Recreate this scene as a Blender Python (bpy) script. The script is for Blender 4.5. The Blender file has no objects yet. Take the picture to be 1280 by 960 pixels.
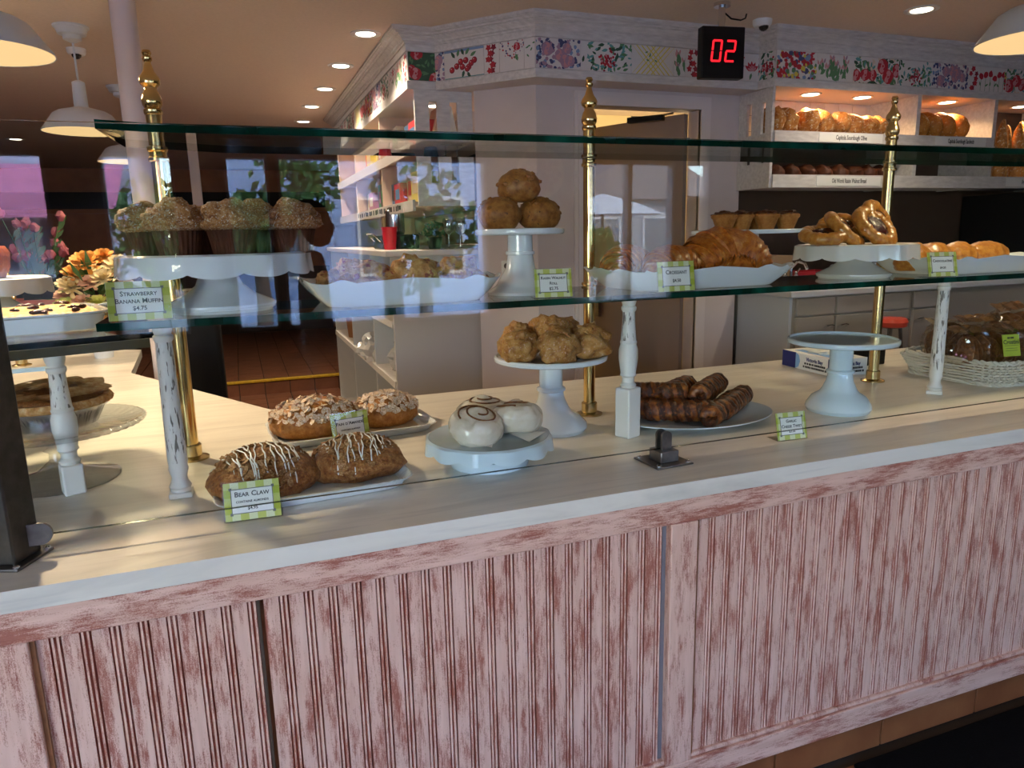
import bpy, bmesh, math, random
from mathutils import Vector, Matrix, noise
random.seed(7)
SC = bpy.context.scene
COL = SC.collection
PI = math.pi
R_ = math.radians

# ------------------------------------------------------------------ camera
def make_camera():
    f, pitch, yaw, roll = 903.5, R_(11.562), R_(20.349), R_(-1.269)
    fw = Vector((math.sin(yaw)*math.cos(pitch), math.cos(yaw)*math.cos(pitch), -math.sin(pitch)))
    rt = Vector((math.cos(yaw), -math.sin(yaw), 0))
    up = rt.cross(fw)
    r2 = math.cos(roll)*rt + math.sin(roll)*up
    u2 = -math.sin(roll)*rt + math.cos(roll)*up
    cd = bpy.data.cameras.new('camera')
    cd.sensor_width = 36.0
    cd.lens = f/1280*36.0
    cd.clip_start = 0.02
    cam = bpy.data.objects.new('camera', cd)
    COL.objects.link(cam)
    m = Matrix((r2, u2, -fw)).transposed().to_4x4()
    m.translation = (0, 0, 1.55)
    cam.matrix_world = m
    SC.camera = cam
make_camera()

# ------------------------------------------------------------------ sky, sun, exposure
SC.view_settings.view_transform = 'Standard'
SC.view_settings.look = 'None'
SC.view_settings.gamma = 1.0
SC.view_settings.use_curve_mapping = False
SC.view_settings.exposure = 0.98
SC.cycles.use_denoising = True
SC.cycles.transparent_max_bounces = 32
SC.cycles.max_bounces = 9
SC.cycles.diffuse_bounces = 4
SC.cycles.glossy_bounces = 5
SC.cycles.caustics_reflective = False
SC.cycles.caustics_refractive = False
SC.cycles.sample_clamp_indirect = 4.0

w = bpy.data.worlds.new('sky'); SC.world = w
w.use_nodes = True
nt = w.node_tree
bg = nt.nodes['Background']
sky = nt.nodes.new('ShaderNodeTexSky')
sky.sky_type = 'NISHITA'
sky.sun_disc = False
sky.sun_elevation = R_(48)
sky.sun_rotation = R_(20)
sky.dust_density = 0.3
sky.ozone_density = 3.0
nt.links.new(sky.outputs[0], bg.inputs[0])
bg.inputs[1].default_value = 1.55

sd = bpy.data.lights.new('sun', 'SUN'); sd.energy = 9.5; sd.angle = R_(0.6); sd.color = (1, .95, .86)
so = bpy.data.objects.new('sun', sd); COL.objects.link(so)
so.rotation_euler = Vector((-.35, -.75, -.85)).to_track_quat('-Z', 'Y').to_euler()

def lamp(kind, loc, power, col, size=.1, rot=None, spread=None, spot=None, parent=None):
    d = bpy.data.lights.new('bulb', kind)
    d.energy = power; d.color = col
    if kind == 'AREA':
        d.shape = 'DISK'; d.size = size
        if spread: d.spread = spread
    else:
        d.shadow_soft_size = size
        if kind == 'SPOT':
            d.spot_size = spot; d.spot_blend = .7
    o = bpy.data.objects.new('bulb', d); COL.objects.link(o); o.location = loc
    if rot: o.rotation_euler = rot
    return o
WARM = (1.0, .74, .47)

# sky light comes in through these window openings (sampling portals only)
for (x0, x1, z0, z1) in ((-1.55, -1.14, .9, 2.16), (-.82, -.36, .9, 2.16), (-.03, .27, .9, 2.16), (.33, 1.1, .9, 2.16),
                         (1.2, 1.95, .9, 2.16), (2.85, 3.72, .95, 2.16), (3.84, 4.10, 1.85, 2.16), (-5.6, -1.75, .5, 2.16)):
    d = bpy.data.lights.new('portal', 'AREA'); d.shape = 'RECTANGLE'
    d.size = x1-x0; d.size_y = z1-z0
    d.cycles.is_portal = True
    o = bpy.data.objects.new('portal', d); COL.objects.link(o)
    o.location = ((x0+x1)/2, -2.59, (z0+z1)/2)
    o.rotation_euler = (R_(90), 0, 0)

# ------------------------------------------------------------------ mesh builder
_ico = {}
def ico(sub):
    if sub not in _ico:
        bm = bmesh.new(); bmesh.ops.create_icosphere(bm, subdivisions=sub, radius=1)
        _ico[sub] = ([v.co.copy() for v in bm.verts], [tuple(v.index for v in f.verts) for f in bm.faces]); bm.free()
    return _ico[sub]

class G:
    def __init__(s): s.v = []; s.f = []; s.m = []
    def add(s, vs, fs, m=0, mtx=None):
        o = len(s.v)
        for v in vs:
            v = Vector(v)
            s.v.append(mtx @ v if mtx else v)
        for f in fs:
            s.f.append(tuple(i+o for i in f)); s.m.append(m)
        return s
    def box(s, x0, x1, y0, y1, z0, z1, m=0, mtx=None):
        vs = [(x0,y0,z0),(x1,y0,z0),(x1,y1,z0),(x0,y1,z0),(x0,y0,z1),(x1,y0,z1),(x1,y1,z1),(x0,y1,z1)]
        ms = m if isinstance(m, (list, tuple)) else [m]*6     # bottom, top, front(-y), right, back, left
        for f, mm in zip([(0,3,2,1),(4,5,6,7),(0,1,5,4),(1,2,6,5),(2,3,7,6),(3,0,4,7)], ms):
            o = len(s.v)
            s.add([vs[i] for i in f], [(0,1,2,3)], mm, mtx)
        return s
    def sbox(s, x0, x1, y0, y1, z0, z1, m=0, mtx=None):       # shared vertices (bevels well)
        vs = [(x0,y0,z0),(x1,y0,z0),(x1,y1,z0),(x0,y1,z0),(x0,y0,z1),(x1,y0,z1),(x1,y1,z1),(x0,y1,z1)]
        return s.add(vs, [(0,3,2,1),(4,5,6,7),(0,1,5,4),(1,2,6,5),(2,3,7,6),(3,0,4,7)], m, mtx)
    def prism(s, poly, z0, z1, m=0, mtx=None, mside=None):
        n = len(poly)
        if sum(poly[i][0]*poly[(i+1)%n][1]-poly[(i+1)%n][0]*poly[i][1] for i in range(n)) < 0: poly = poly[::-1]
        vs = [(x,y,z0) for x,y in poly]+[(x,y,z1) for x,y in poly]
        s.add(vs, [tuple(range(n-1,-1,-1)), tuple(range(n,2*n))], m, mtx)
        s.add(vs, [(i,(i+1)%n,(i+1)%n+n,i+n) for i in range(n)], m if mside is None else mside, mtx)
        return s
    def lathe(s, prof, n=32, m=0, c=(0,0,0), rm=None, zm=None, sq=1.0, caps=True, mtx=None):
        vs = []
        for k, (r, z) in enumerate(prof):
            for i in range(n):
                t = 2*PI*i/n
                rr = r*(rm(t, k) if rm else 1)
                vs.append((c[0]+rr*math.cos(t), c[1]+rr*math.sin(t)*sq, c[2]+z+(zm(t, k) if zm else 0)))
        fs = [(k*n+i, k*n+(i+1)%n, (k+1)*n+(i+1)%n, (k+1)*n+i) for k in range(len(prof)-1) for i in range(n)]
        if caps:
            fs.append(tuple(range(n-1,-1,-1))); fs.append(tuple(range((len(prof)-1)*n, len(prof)*n)))
        return s.add(vs, fs, m, mtx)
    def tube(s, path, r, n=8, m=0, closed=False, caps=True, flat=1.0, mtx=None):
        P = [Vector(p) for p in path]; L = len(P); vs = []; pu = None
        for k in range(L):
            a = P[k-1] if (k > 0 or closed) else P[k]; b = P[(k+1) % L] if (k < L-1 or closed) else P[k]
            t = (b-a).normalized()
            if pu is None:
                u = t.orthogonal().normalized()
                if abs(t.z) < .9: u = t.cross(Vector((0,0,1))).normalized()
            else:
                u = (pu - t*pu.dot(t))
                u = u.normalized() if u.length > 1e-6 else t.orthogonal().normalized()
            pu = u; w_ = t.cross(u)
            rr = r[k] if isinstance(r, (list, tuple)) else r
            for i in range(n):
                a_ = 2*PI*i/n
                vs.append(P[k]+u*rr*math.cos(a_)+w_*rr*flat*math.sin(a_))
        fs = [(k*n+i, ((k+1)%L)*n+i, ((k+1)%L)*n+(i+1)%n, k*n+(i+1)%n) for k in range(L if closed else L-1) for i in range(n)]
        if caps and not closed:
            fs.append(tuple(range(n))); fs.append(tuple(range(L*n-1, (L-1)*n-1, -1)))
        return s.add(vs, fs, m, mtx)
    def blob(s, c, rad, sub=3, amp=.1, fr=2.0, seed=0, flat=None, fn=None, m=0, mtx=None, fn2=None):
        vs0, fs = ico(sub); vs = []
        off = Vector((seed*3.7, seed*1.3, seed*7.1))
        for v in vs0:
            d = 1+amp*noise.fractal((v*fr+off), 1.0, 2.0, 3)
            if fn: d *= fn(v)
            p = Vector((v.x*rad[0]*d, v.y*rad[1]*d, v.z*rad[2]*d))
            if flat is not None and p.z < flat*rad[2]: p.z = flat*rad[2]
            if fn2: p = fn2(p, v)
            vs.append(p+Vector(c))
        return s.add(vs, fs, m, mtx)
    def build(s, name, mats, parent=None, loc=None, rotz=0, sharp=35, bevel=0, seg=2, rot=None):
        me = bpy.data.meshes.new(name)
        me.from_pydata([tuple(v) for v in s.v], [], s.f)
        if not isinstance(mats, (list, tuple)): mats = [mats]
        for mm in mats: me.materials.append(mm)
        me.polygons.foreach_set('material_index', s.m)
        if sharp:
            me.polygons.foreach_set('use_smooth', [True]*len(s.f))
            me.set_sharp_from_angle(angle=R_(sharp))
        me.update()
        return link(name, me, parent, loc, rotz, bevel, seg, rot)

def link(name, me, parent=None, loc=None, rotz=0, bevel=0, seg=2, rot=None):
    o = bpy.data.objects.new(name, me); COL.objects.link(o)
    if loc is not None: o.location = loc
    if rotz: o.rotation_euler = (0, 0, rotz)
    if rot is not None: o.rotation_euler = rot
    if parent is not None: o.parent = parent
    if bevel:
        b = o.modifiers.new('bevel', 'BEVEL'); b.width = bevel; b.segments = seg; b.limit_method = 'ANGLE'; b.angle_limit = R_(40)
    return o

def thing(name, label, cat, loc=(0,0,0), rotz=0, group=None):
    o = bpy.data.objects.new(name, None); COL.objects.link(o)
    o.location = loc; o.rotation_euler = (0,0,rotz); o.empty_display_size = .05
    o['label'] = label; o['category'] = cat
    if group: o['group'] = group
    return o
def tag(o, label, cat, group=None):
    o['label'] = label; o['category'] = cat
    if group: o['group'] = group
    return o
def struct(o):
    o['kind'] = 'structure'; return o
def stuff(o):
    o['kind'] = 'stuff'; return o
def dup(o, loc, rotz=None, label=None, scale=None, rot=None):
    r = o.copy(); COL.objects.link(r); r.location = loc
    if rotz is not None: r.rotation_euler = (0,0,rotz)
    if rot is not None: r.rotation_euler = rot
    if scale is not None: r.scale = scale if isinstance(scale, (tuple, list)) else (scale,)*3
    if label: r['label'] = label
    for ch in o.children:
        c = ch.copy(); COL.objects.link(c); c.parent = r
        for g_ in ch.children:
            d_ = g_.copy(); COL.objects.link(d_); d_.parent = c
    return r
def text(name, body, size, m, parent, loc=(0,0,0), rot=(R_(90),0,0), caps=False, sx=1.0, ext=.0003, align='CENTER', bold=0.0):
    cu = bpy.data.curves.new('lettering', 'FONT')
    cu.body = body; cu.size = size; cu.align_x = align; cu.align_y = 'CENTER'; cu.extrude = ext; cu.resolution_u = 2
    cu.offset = bold
    if caps:
        cu.small_caps_scale = .78
        for f_ in cu.body_format: f_.use_small_caps = True
    t = bpy.data.objects.new('lettering', cu); COL.objects.link(t)
    dg = bpy.context.evaluated_depsgraph_get()
    me = bpy.data.meshes.new_from_object(t.evaluated_get(dg))
    bpy.data.objects.remove(t)
    me.materials.clear(); me.materials.append(m)
    o = link(name, me, parent, loc, rot=rot)
    o.scale = (sx, 1, 1)
    return o

# ------------------------------------------------------------------ materials
class NT:
    def __init__(s, name):
        s.mat = bpy.data.materials.new(name); s.mat.use_nodes = True
        s.t = s.mat.node_tree; s.p = s.t.nodes['Principled BSDF']; s.out = s.t.nodes['Material Output']
    def n(s, typ, **kw):
        nd = s.t.nodes.new('ShaderNode'+typ)
        for k, v in kw.items():
            if k.startswith('i_'): 
                key = k[2:]; nd.inputs[int(key) if key.isdigit() else key.replace('_', ' ')].default_value = v
            else: setattr(nd, k, v)
        return nd
    def l(s, a, b): s.t.links.new(a, b)
    def coord(s, kind):
        if kind == 'pos': return s.n('NewGeometry').outputs['Position']
        return s.n('TexCoord').outputs['Object' if kind == 'obj' else 'Generated']
    def noise(s, co, scale=(1,1,1), sc=5.0, det=4.0, rough=.55, dist=0.0):
        mp = s.n('Mapping'); mp.inputs['Scale'].default_value = scale; s.l(co, mp.inputs[0])
        nz = s.n('TexNoise'); s.l(mp.outputs[0], nz.inputs['Vector'])
        nz.inputs['Scale'].default_value = sc; nz.inputs['Detail'].default_value = det
        nz.inputs['Roughness'].default_value = rough; nz.inputs['Distortion'].default_value = dist
        return nz.outputs['Fac']
    def ramp(s, fac, stops, const=False):
        r = s.n('ValToRGB'); s.l(fac, r.inputs[0])
        if const: r.color_ramp.interpolation = 'CONSTANT'
        e = r.color_ramp.elements
        while len(e) < len(stops): e.new(.5)
        for el, (p, c) in zip(e, stops):
            el.position = p; el.color = (*c, 1) if len(c) == 3 else c
        return r.outputs[0]
    def mix(s, fac, a, b, mode='MIX'):
        m = s.n('Mix', data_type='RGBA', blend_type=mode)
        if isinstance(fac, (int, float)): m.inputs[0].default_value = fac
        else: s.l(fac, m.inputs[0])
        for i, x in ((6, a), (7, b)):
            if isinstance(x, tuple): m.inputs[i].default_value = (*x, 1)
            else: s.l(x, m.inputs[i])
        return m.outputs[2]
    def bump(s, h, st=.3, d=.01):
        b = s.n('Bump'); b.inputs['Strength'].default_value = st; b.inputs['Distance'].default_value = d
        s.l(h, b.inputs['Height']); s.l(b.outputs[0], s.p.inputs['Normal'])
    def set(s, **kw):
        for k, v in kw.items():
            i = s.p.inputs[k.replace('_', ' ')]
            if isinstance(v, tuple): i.default_value = (*v, 1) if len(v) == 3 else v
            elif isinstance(v, (int, float)): i.default_value = v
            else: s.l(v, i)
        return s
def plain(name, col, rough=.5, metal=0.0, coat=0.0, var=.0, sc=30, bump=0.0, spec=.5):
    t = NT(name)
    if var or bump:
        nz = t.noise(t.coord('pos'), sc=sc)
        if var:
            c = t.ramp(nz, [(.3, tuple(max(0, x*(1-var)) for x in col)), (.7, tuple(min(1, x*(1+var)) for x in col))])
            t.set(Base_Color=c)
        else: t.set(Base_Color=col)
        if bump: t.bump(nz, bump, .004)
    else: t.set(Base_Color=col)
    t.set(Roughness=rough, Metallic=metal)
    t.p.inputs['Coat Weight'].default_value = coat; t.p.inputs['Coat Roughness'].default_value = .08
    t.p.inputs['Specular IOR Level'].default_value = spec
    return t.mat
def emit(name, col, st):
    t = NT(name); t.set(Base_Color=(0,0,0), Emission_Color=col, Emission_Strength=st, Roughness=.6); return t.mat
def thin_glass(name, tint=(.97,.99,.975), extra=0.0, base=.045):
    t = NT(name); t.t.nodes.remove(t.p)
    lw = t.n('LayerWeight'); lw.inputs[0].default_value = .5
    pw = t.n('Math', operation='POWER'); t.l(lw.outputs['Facing'], pw.inputs[0]); pw.inputs[1].default_value = 5
    ma = t.n('Math', operation='MULTIPLY_ADD'); t.l(pw.outputs[0], ma.inputs[0]); ma.inputs[1].default_value = .95; ma.inputs[2].default_value = base+extra
    tr = t.n('BsdfTransparent'); tr.inputs[0].default_value = (*tint, 1)
    gl = t.n('BsdfGlossy'); gl.inputs['Roughness'].default_value = 0.0
    mx = t.n('MixShader'); t.l(ma.outputs[0], mx.inputs[0]); t.l(tr.outputs[0], mx.inputs[1]); t.l(gl.outputs[0], mx.inputs[2])
    t.l(mx.outputs[0], t.out.inputs[0]); return t.mat
def pastry(name, stops, sc=14, stops2=None, sc2=30, thr=(.55,.62), rough=.55, bump=.6, coat=0, bd=.006, coord='obj', spec=.4, K=4.5):
    sc *= K; sc2 *= K; bd *= .8
    stops = [(p, (c[0]**1.1*.88, c[1]**1.22*.80, c[2]**1.3*.74)) for p, c in stops]
    t = NT(name); co = t.coord(coord)
    n1 = t.noise(co, sc=sc, det=5, rough=.6)
    c = t.ramp(n1, stops)
    if stops2:
        n2 = t.noise(co, sc=sc2, det=3)
        f = t.ramp(n2, [(thr[0], (0,0,0)), (thr[1], (1,1,1))])
        c = t.mix(f, c, stops2)
    t.set(Base_Color=c, Roughness=rough)
    t.p.inputs['Coat Weight'].default_value = coat; t.p.inputs['Coat Roughness'].default_value = .2
    t.p.inputs['Specular IOR Level'].default_value = spec
    n3 = t.noise(co, sc=sc*1.8, det=5)
    t.bump(n3, bump, bd)
    return t.mat
def distressed(name, axis, wear=.5, amt=(.52,.66), top=.9):
    t = NT(name); co = t.coord('pos')
    st = {'z': (1,1,.10), 'x': (.10,1,1)}[axis]
    big = t.noise(co, (1,1,.20) if axis == 'z' else (.20,1,1), sc=30, det=3, rough=.65)
    fine = t.noise(co, st, sc=260, det=4, rough=.7)
    grit = t.noise(co, (1,1,.6) if axis == 'z' else (.6,1,1), sc=620, det=2)
    s1 = t.n('Math', operation='MULTIPLY_ADD'); t.l(fine, s1.inputs[0]); s1.inputs[1].default_value = .40
    s2 = t.n('Math', operation='MULTIPLY'); t.l(big, s2.inputs[0]); s2.inputs[1].default_value = wear
    t.l(s2.outputs[0], s1.inputs[2])
    s3 = t.n('Math', operation='MULTIPLY_ADD'); t.l(grit, s3.inputs[0]); s3.inputs[1].default_value = .34; t.l(s1.outputs[0], s3.inputs[2])
    f = t.ramp(s3.outputs[0], [(amt[0], (0,0,0)), (amt[1], (top,top,top))])
    paint = t.ramp(t.noise(co, st, sc=60, det=2), [(.3, (.66,.40,.31)), (.7, (.78,.51,.41))])
    red = t.ramp(fine, [(.3, (.42,.13,.08)), (.7, (.25,.045,.025))])
    t.set(Base_Color=t.mix(f, paint, red), Roughness=.5)
    t.bump(fine, .2, .0015)
    return t.mat

MT = {}
MT['ceil'] = plain('ceiling_paint', (.74,.62,.53), .85, var=.04, sc=60, bump=.25)
MT['wall'] = plain('pale_pink_wall_paint', (.63,.545,.53), .45, var=.03, sc=8)
MT['trimwhite'] = plain('pink_white_trim_paint', (.72,.64,.62), .4)
def whitewash():
    t = NT('whitewashed_wood'); co = t.coord('pos')
    n1 = t.noise(co, (.25,1,1), sc=60, det=4)
    t.set(Base_Color=t.ramp(n1, [(.3, (.56,.53,.52)), (.7, (.74,.71,.69))]), Roughness=.5); t.bump(n1, .12, .002); return t.mat
MT['ww'] = whitewash()
MT['bead'] = distressed('distressed_pink_paint_board', 'z', .78, (.738,.88))
MT['beadedge'] = distressed('distressed_pink_paint_bead', 'z', .78, (.74,.90))
MT['groove'] = distressed('worn_red_groove', 'z', .6, (.50,.66), 1.0)
MT['rail'] = distressed('distressed_pink_paint_rail', 'x', .78, (.725,.875))
def counter_m():
    t = NT('cream_streaked_solid_surface'); co = t.coord('pos')
    n1 = t.noise(co, (.22,1.6,1.6), sc=9, det=5, rough=.6, dist=.8)
    n2 = t.noise(co, (.12,2.2,2.2), sc=22, det=4)
    c = t.ramp(n1, [(.3, (.60,.56,.49)), (.52, (.74,.69,.60)), (.75, (.79,.75,.67))])
    f = t.ramp(n2, [(.6, (0,0,0)), (.72, (.45,.45,.45))])
    t.set(Base_Color=t.mix(f, c, (.50,.47,.43)), Roughness=.33); return t.mat
MT['ctop'] = counter_m()
MT['cer'] = plain('white_glazed_ceramic', (.71,.77,.82), .12, coat=.3)
MT['milk'] = plain('milk_glass', (.60,.72,.80), .08, coat=.5)
MT['cer2'] = plain('ivory_glazed_ceramic', (.70,.69,.64), .15, coat=.3)
MT['brass'] = plain('polished_brass', (.80,.56,.22), .16, 1.0)
MT['brassd'] = plain('aged_brass', (.60,.46,.22), .24, 1.0)
MT['steel'] = plain('dark_raw_steel', (.20,.18,.17), .34, .9, var=.25, sc=40)
MT['post'] = plain('blackened_steel', (.075,.068,.062), .36, .8, var=.25, sc=40)
MT['chrome'] = plain('chrome', (.75,.76,.78), .12, 1.0)
MT['glass'] = thin_glass('clear_pane_glass', (.975,.99,.98), 0, .031)
MT['shelfglass'] = thin_glass('green_tinted_shelf_glass', (.93,.975,.95))
MT['winglass'] = thin_glass('window_glass', (.98,.98,.98))
MT['crystal'] = thin_glass('cut_crystal', (.93,.95,.97), .10)
MT['acrylic'] = thin_glass('clear_acrylic', (.98,.985,.98), 0, .012)
def edge_m():
    t = NT('green_glass_edge'); co = t.coord('pos')
    n = t.noise(co, (1,.2,.2), sc=7, det=2)
    t.set(Base_Color=t.ramp(n, [(.38, (.001,.012,.009)), (.60, (.002,.035,.025)), (.72, (.006,.10,.075))]), Roughness=.06); return t.mat
MT['gedge'] = edge_m()
MT['blackedge'] = plain('black_glass_edge', (.004,.006,.006), .1)
MT['olive'] = plain('olive_gold_wood_bearer', (.06,.045,.014), .35)
def crackle():
    t = NT('crackled_white_paint'); co = t.coord('obj')
    n = t.noise(co, (1,1,.16), sc=150, det=3, dist=.5)
    f = t.ramp(n, [(.56, (0,0,0)), (.61, (1,1,1))])
    t.set(Base_Color=t.mix(f, (.74,.72,.69), (.16,.14,.12)), Roughness=.5); return t.mat
MT['crackle'] = crackle()
MT['spin'] = plain('white_painted_wood', (.76,.74,.71), .4)
def terracotta(name, a, b):
    t = NT(name); n = t.noise(t.coord('pos'), sc=6, det=5)
    t.set(Base_Color=t.ramp(n, [(.3, a), (.7, b)]), Roughness=.45); return t.mat
MT['terra'] = terracotta('terracotta_tile', (.20,.062,.022), (.31,.115,.042))
MT['terrad'] = terracotta('dark_terracotta_tile', (.17,.065,.035), (.25,.10,.055))
MT['grout'] = plain('dark_grout', (.06,.045,.04), .9)
MT['mat'] = plain('black_carpet_mat', (.004,.004,.0045), .95, var=.5, sc=300, bump=.5, spec=.1)
MT['yellow'] = plain('yellow_step_nosing', (.60,.38,.02), .5, var=.2, sc=40)
MT['orange'] = plain('orange_brown_paneling', (.40,.15,.05), .55, var=.15, sc=5)
MT['dark'] = plain('dark_brown_recess', (.075,.048,.033), .5)
MT['darkred'] = plain('dark_red_wood', (.10,.02,.015), .4)
MT['black'] = plain('black_plastic', (.006,.006,.007), .45, spec=.2)
MT['taupe'] = plain('taupe_cabinet_laminate', (.33,.29,.25), .45)
MT['wsteel'] = plain('pale_grey_laminate', (.52,.54,.57), .4)
MT['white'] = plain('white_print', (.82,.82,.80), .6)
MT['ink'] = plain('black_ink', (.03,.03,.035), .6)
MT['doorp'] = plain('brown_painted_door', (.28,.21,.185), .45)
MT['backroom'] = plain('yellow_cream_wall', (.62,.52,.30), .8)
MT['pinktop'] = plain('red_tabletop_laminate', (.48,.12,.09), .4)
MT['lampwhite'] = plain('white_enamel', (.66,.70,.74), .3)
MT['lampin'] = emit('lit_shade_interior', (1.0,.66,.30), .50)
MT['can'] = emit('lit_downlight_lens', (1.0,.90,.72), 5.0)
MT['canw'] = emit('warm_cabinet_light_lens', (1.0,.86,.62), 8.0)
MT['red'] = emit('red_digit_segments', (1.0,.010,.018), 1.1)
MT['foil'] = plain('crimped_foil', (.72,.72,.74), .25, 1.0)
MT['paper'] = plain('white_paper', (.75,.74,.70), .7)
MT['navy'] = plain('navy_print', (.012,.02,.16), .5)
MT['sky'] = plain('light_blue_print', (.22,.42,.75), .5)
# ------------------------------------------------------------------ setting: room shell
CEIL = 2.63
floor = struct(G().box(-6, 7, -2.7, 12.3, -.12, -.012).build('floor', MT['grout']))
tile_me = None
def tile(parent, x, y, z, sx, sy, h, m, name='tile'):
    global tile_me
    if tile_me is None:
        tile_me = {}
    if m not in tile_me:
        g = G(); b = .012
        g.add([(-.5,-.5,0),(.5,-.5,0),(.5,.5,0),(-.5,.5,0),(-.5+b,-.5+b,1),(.5-b,-.5+b,1),(.5-b,.5-b,1),(-.5+b,.5-b,1)],
              [(4,5,6,7),(0,1,5,4),(1,2,6,5),(2,3,7,6),(3,0,4,7)])
        o = g.build(name, MT[m], parent); tile_me[m] = o.data
    else: o = link(name, tile_me[m], parent)
    o.location = (x, y, z); o.scale = (sx, sy, h); return o
# customer side tiles (mostly under the mat) and kitchen tiles
for i in range(-4, 7):
    for j in range(0, 4):
        tile(floor, .1+.4*i+.2, 1.41-.4*j-.2, -.012, .392, .392, .012, 'terra')
for i in range(-2, 8):
    for j in range(6):
        tile(floor, .03+.25*i, 6.42+.25*j, -.012, .242, .242, .012, 'terrad')
raised = struct(G().box(-6, 1.6, 7.78, 12.3, -.012, .138).build('floor', MT['grout']))
for i in range(-5, 6):
    for j in range(17):
        tile(raised, .03+.25*i, 7.93+.25*j, .138, .243, .243, .012, 'terrad')
for i in range(-5, 6):
    G().box(-.12, .12, -.012, 0, .0, .125).build('riser_tile', MT['terrad'], raised, loc=(.03+.25*i, 7.78, .0))
struct(G().sbox(-1.2, 1.5, 7.755, 7.80, .128, .156).build('trim_1', MT['yellow'], bevel=.006))

ceiling = struct(G().box(-6, 7, -2.7, 12.3, CEIL, CEIL+.1).build('ceiling', MT['ceil']))
struct(G().box(-6.1, -6, -2.7, 12.3, 0, CEIL).build('wall_left', MT['wall']))
struct(G().box(6.4, 6.5, -2.7, 12.3, 0, CEIL).build('wall_right', MT['dark']))
# far wall: orange-brown panelling with a dark pass-through band
far = struct(G().box(-6, 3, 12.2, 12.3, 0, CEIL).build('wall_far', MT['orange']))
G().box(-6, 1.4, 12.16, 12.2, 2.06, 2.30).build('dark_band', MT['black'], far)
G().sbox(-6, 1.4, 12.08, 12.2, 2.00, 2.06).build('ledge', MT['orange'], far)
G().box(-6, 1.4, 12.17, 12.2, 0, 1.15).build('wainscot', MT['dark'], far)
struct(G().box(1.5, 1.6, 7.1, 12.3, 0, CEIL).build('wall_kitchen', MT['wall']))

# storefront wall behind the customers: openings with panes
WIN = [(-1.55, -1.14, .9), (-.82, -.36, .9), (-.03, .27, .9), (.33, 1.1, .9), (1.2, 1.95, .9), (2.85, 3.72, .95), (3.84, 4.10, 1.85)]
WIN = [(-5.6, -1.75, .5)]+WIN  # unseen wide opening at far left, added to let in more daylight
fw = G(); zt = 2.16; xs = -6  # heads all level
for (x0, x1, zs) in WIN:
    fw.box(xs, x0, -2.7, -2.6, 0, zt); fw.box(x0, x1, -2.7, -2.6, 0, zs); xs = x1
fw.box(xs, 7, -2.7, -2.6, 0, zt); fw.box(-6, 7, -2.7, -2.6, zt, CEIL)
struct(fw.build('wall_front', MT['dark']))
for k, (x0, x1, zs) in enumerate(WIN):
    g = G(); b = .02
    for q in ((x0, x0+b, zs, zt), (x1-b, x1, zs, zt), (x0, x1, zs, zs+b), (x0, x1, zt-b, zt)):
        g.box(q[0], q[1], -2.68, -2.58, q[2], q[3])
    if k == 6: g.box(3.25, 3.29, -2.68, -2.58, zs, zt)
    nm = 'window_%d' % (k+1)
    wf = struct(g.build(nm, MT['ww']))
    G().box(x0+b, x1-b, -2.646, -2.640, zs+b, zt-b).build('pane', MT['winglass'], wf)

# ------------------------------------------------------------------ bulkhead, crown, frieze
PATH = [(.95,7.1), (.95,4.05), (1.10,4.05), (1.50,3.60), (2.87,3.60), (2.89,3.48), (6.4,3.48)]
def offs(path, d):
    out = []
    for i, p in enumerate(path):
        ns = []
        for a, b in ((i-1, i), (i, i+1)):
            if a >= 0 and b < len(path):
                t = (Vector(path[b])-Vector(path[a])).normalized(); ns.append(Vector((t.y, -t.x)))
        n = sum(ns, Vector((0,0))).normalized()
        k = d/max(.35, n.dot(ns[0]))
        out.append((p[0]+n.x*k, p[1]+n.y*k))
    return out
def sweep(name, prof, m, parent=None, sharp=30):
    g = G(); L = len(PATH)
    rows = [[(x, y, z) for (x, y) in offs(PATH, d)] for d, z in prof]
    vs = [p for r in rows for p in r]
    fs = [(k*L+i, k*L+i+1, (k+1)*L+i+1, (k+1)*L+i) for k in range(len(prof)-1) for i in range(L-1)]
    g.add(vs, fs)
    return g.build(name, m, parent, sharp=sharp)
bulk = [(6.4, 4.3), (1.62, 4.3), (1.62, 7.1)]
bulk_o = struct(G().prism(PATH+bulk, 2.336, CEIL).build('wall_bulkhead', MT['wall']))
struct(sweep('trim_2', [(.002,2.5265),(.012,2.5265),(.012,2.560),(.020,2.560),(.022,2.568),(.032,2.572),(.034,2.580),(.058,2.594),(.058,2.599),(.072,2.599),(.074,2.607),(.090,2.610),(.090,2.616),(.098,2.616),(.098,2.6295),(.0,2.6295)], MT['ww']))
struct(sweep('trim_3', [(.0,2.335),(.014,2.335),(.014,2.376),(.008,2.380),(.0,2.380)], MT['ww']))

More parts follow.
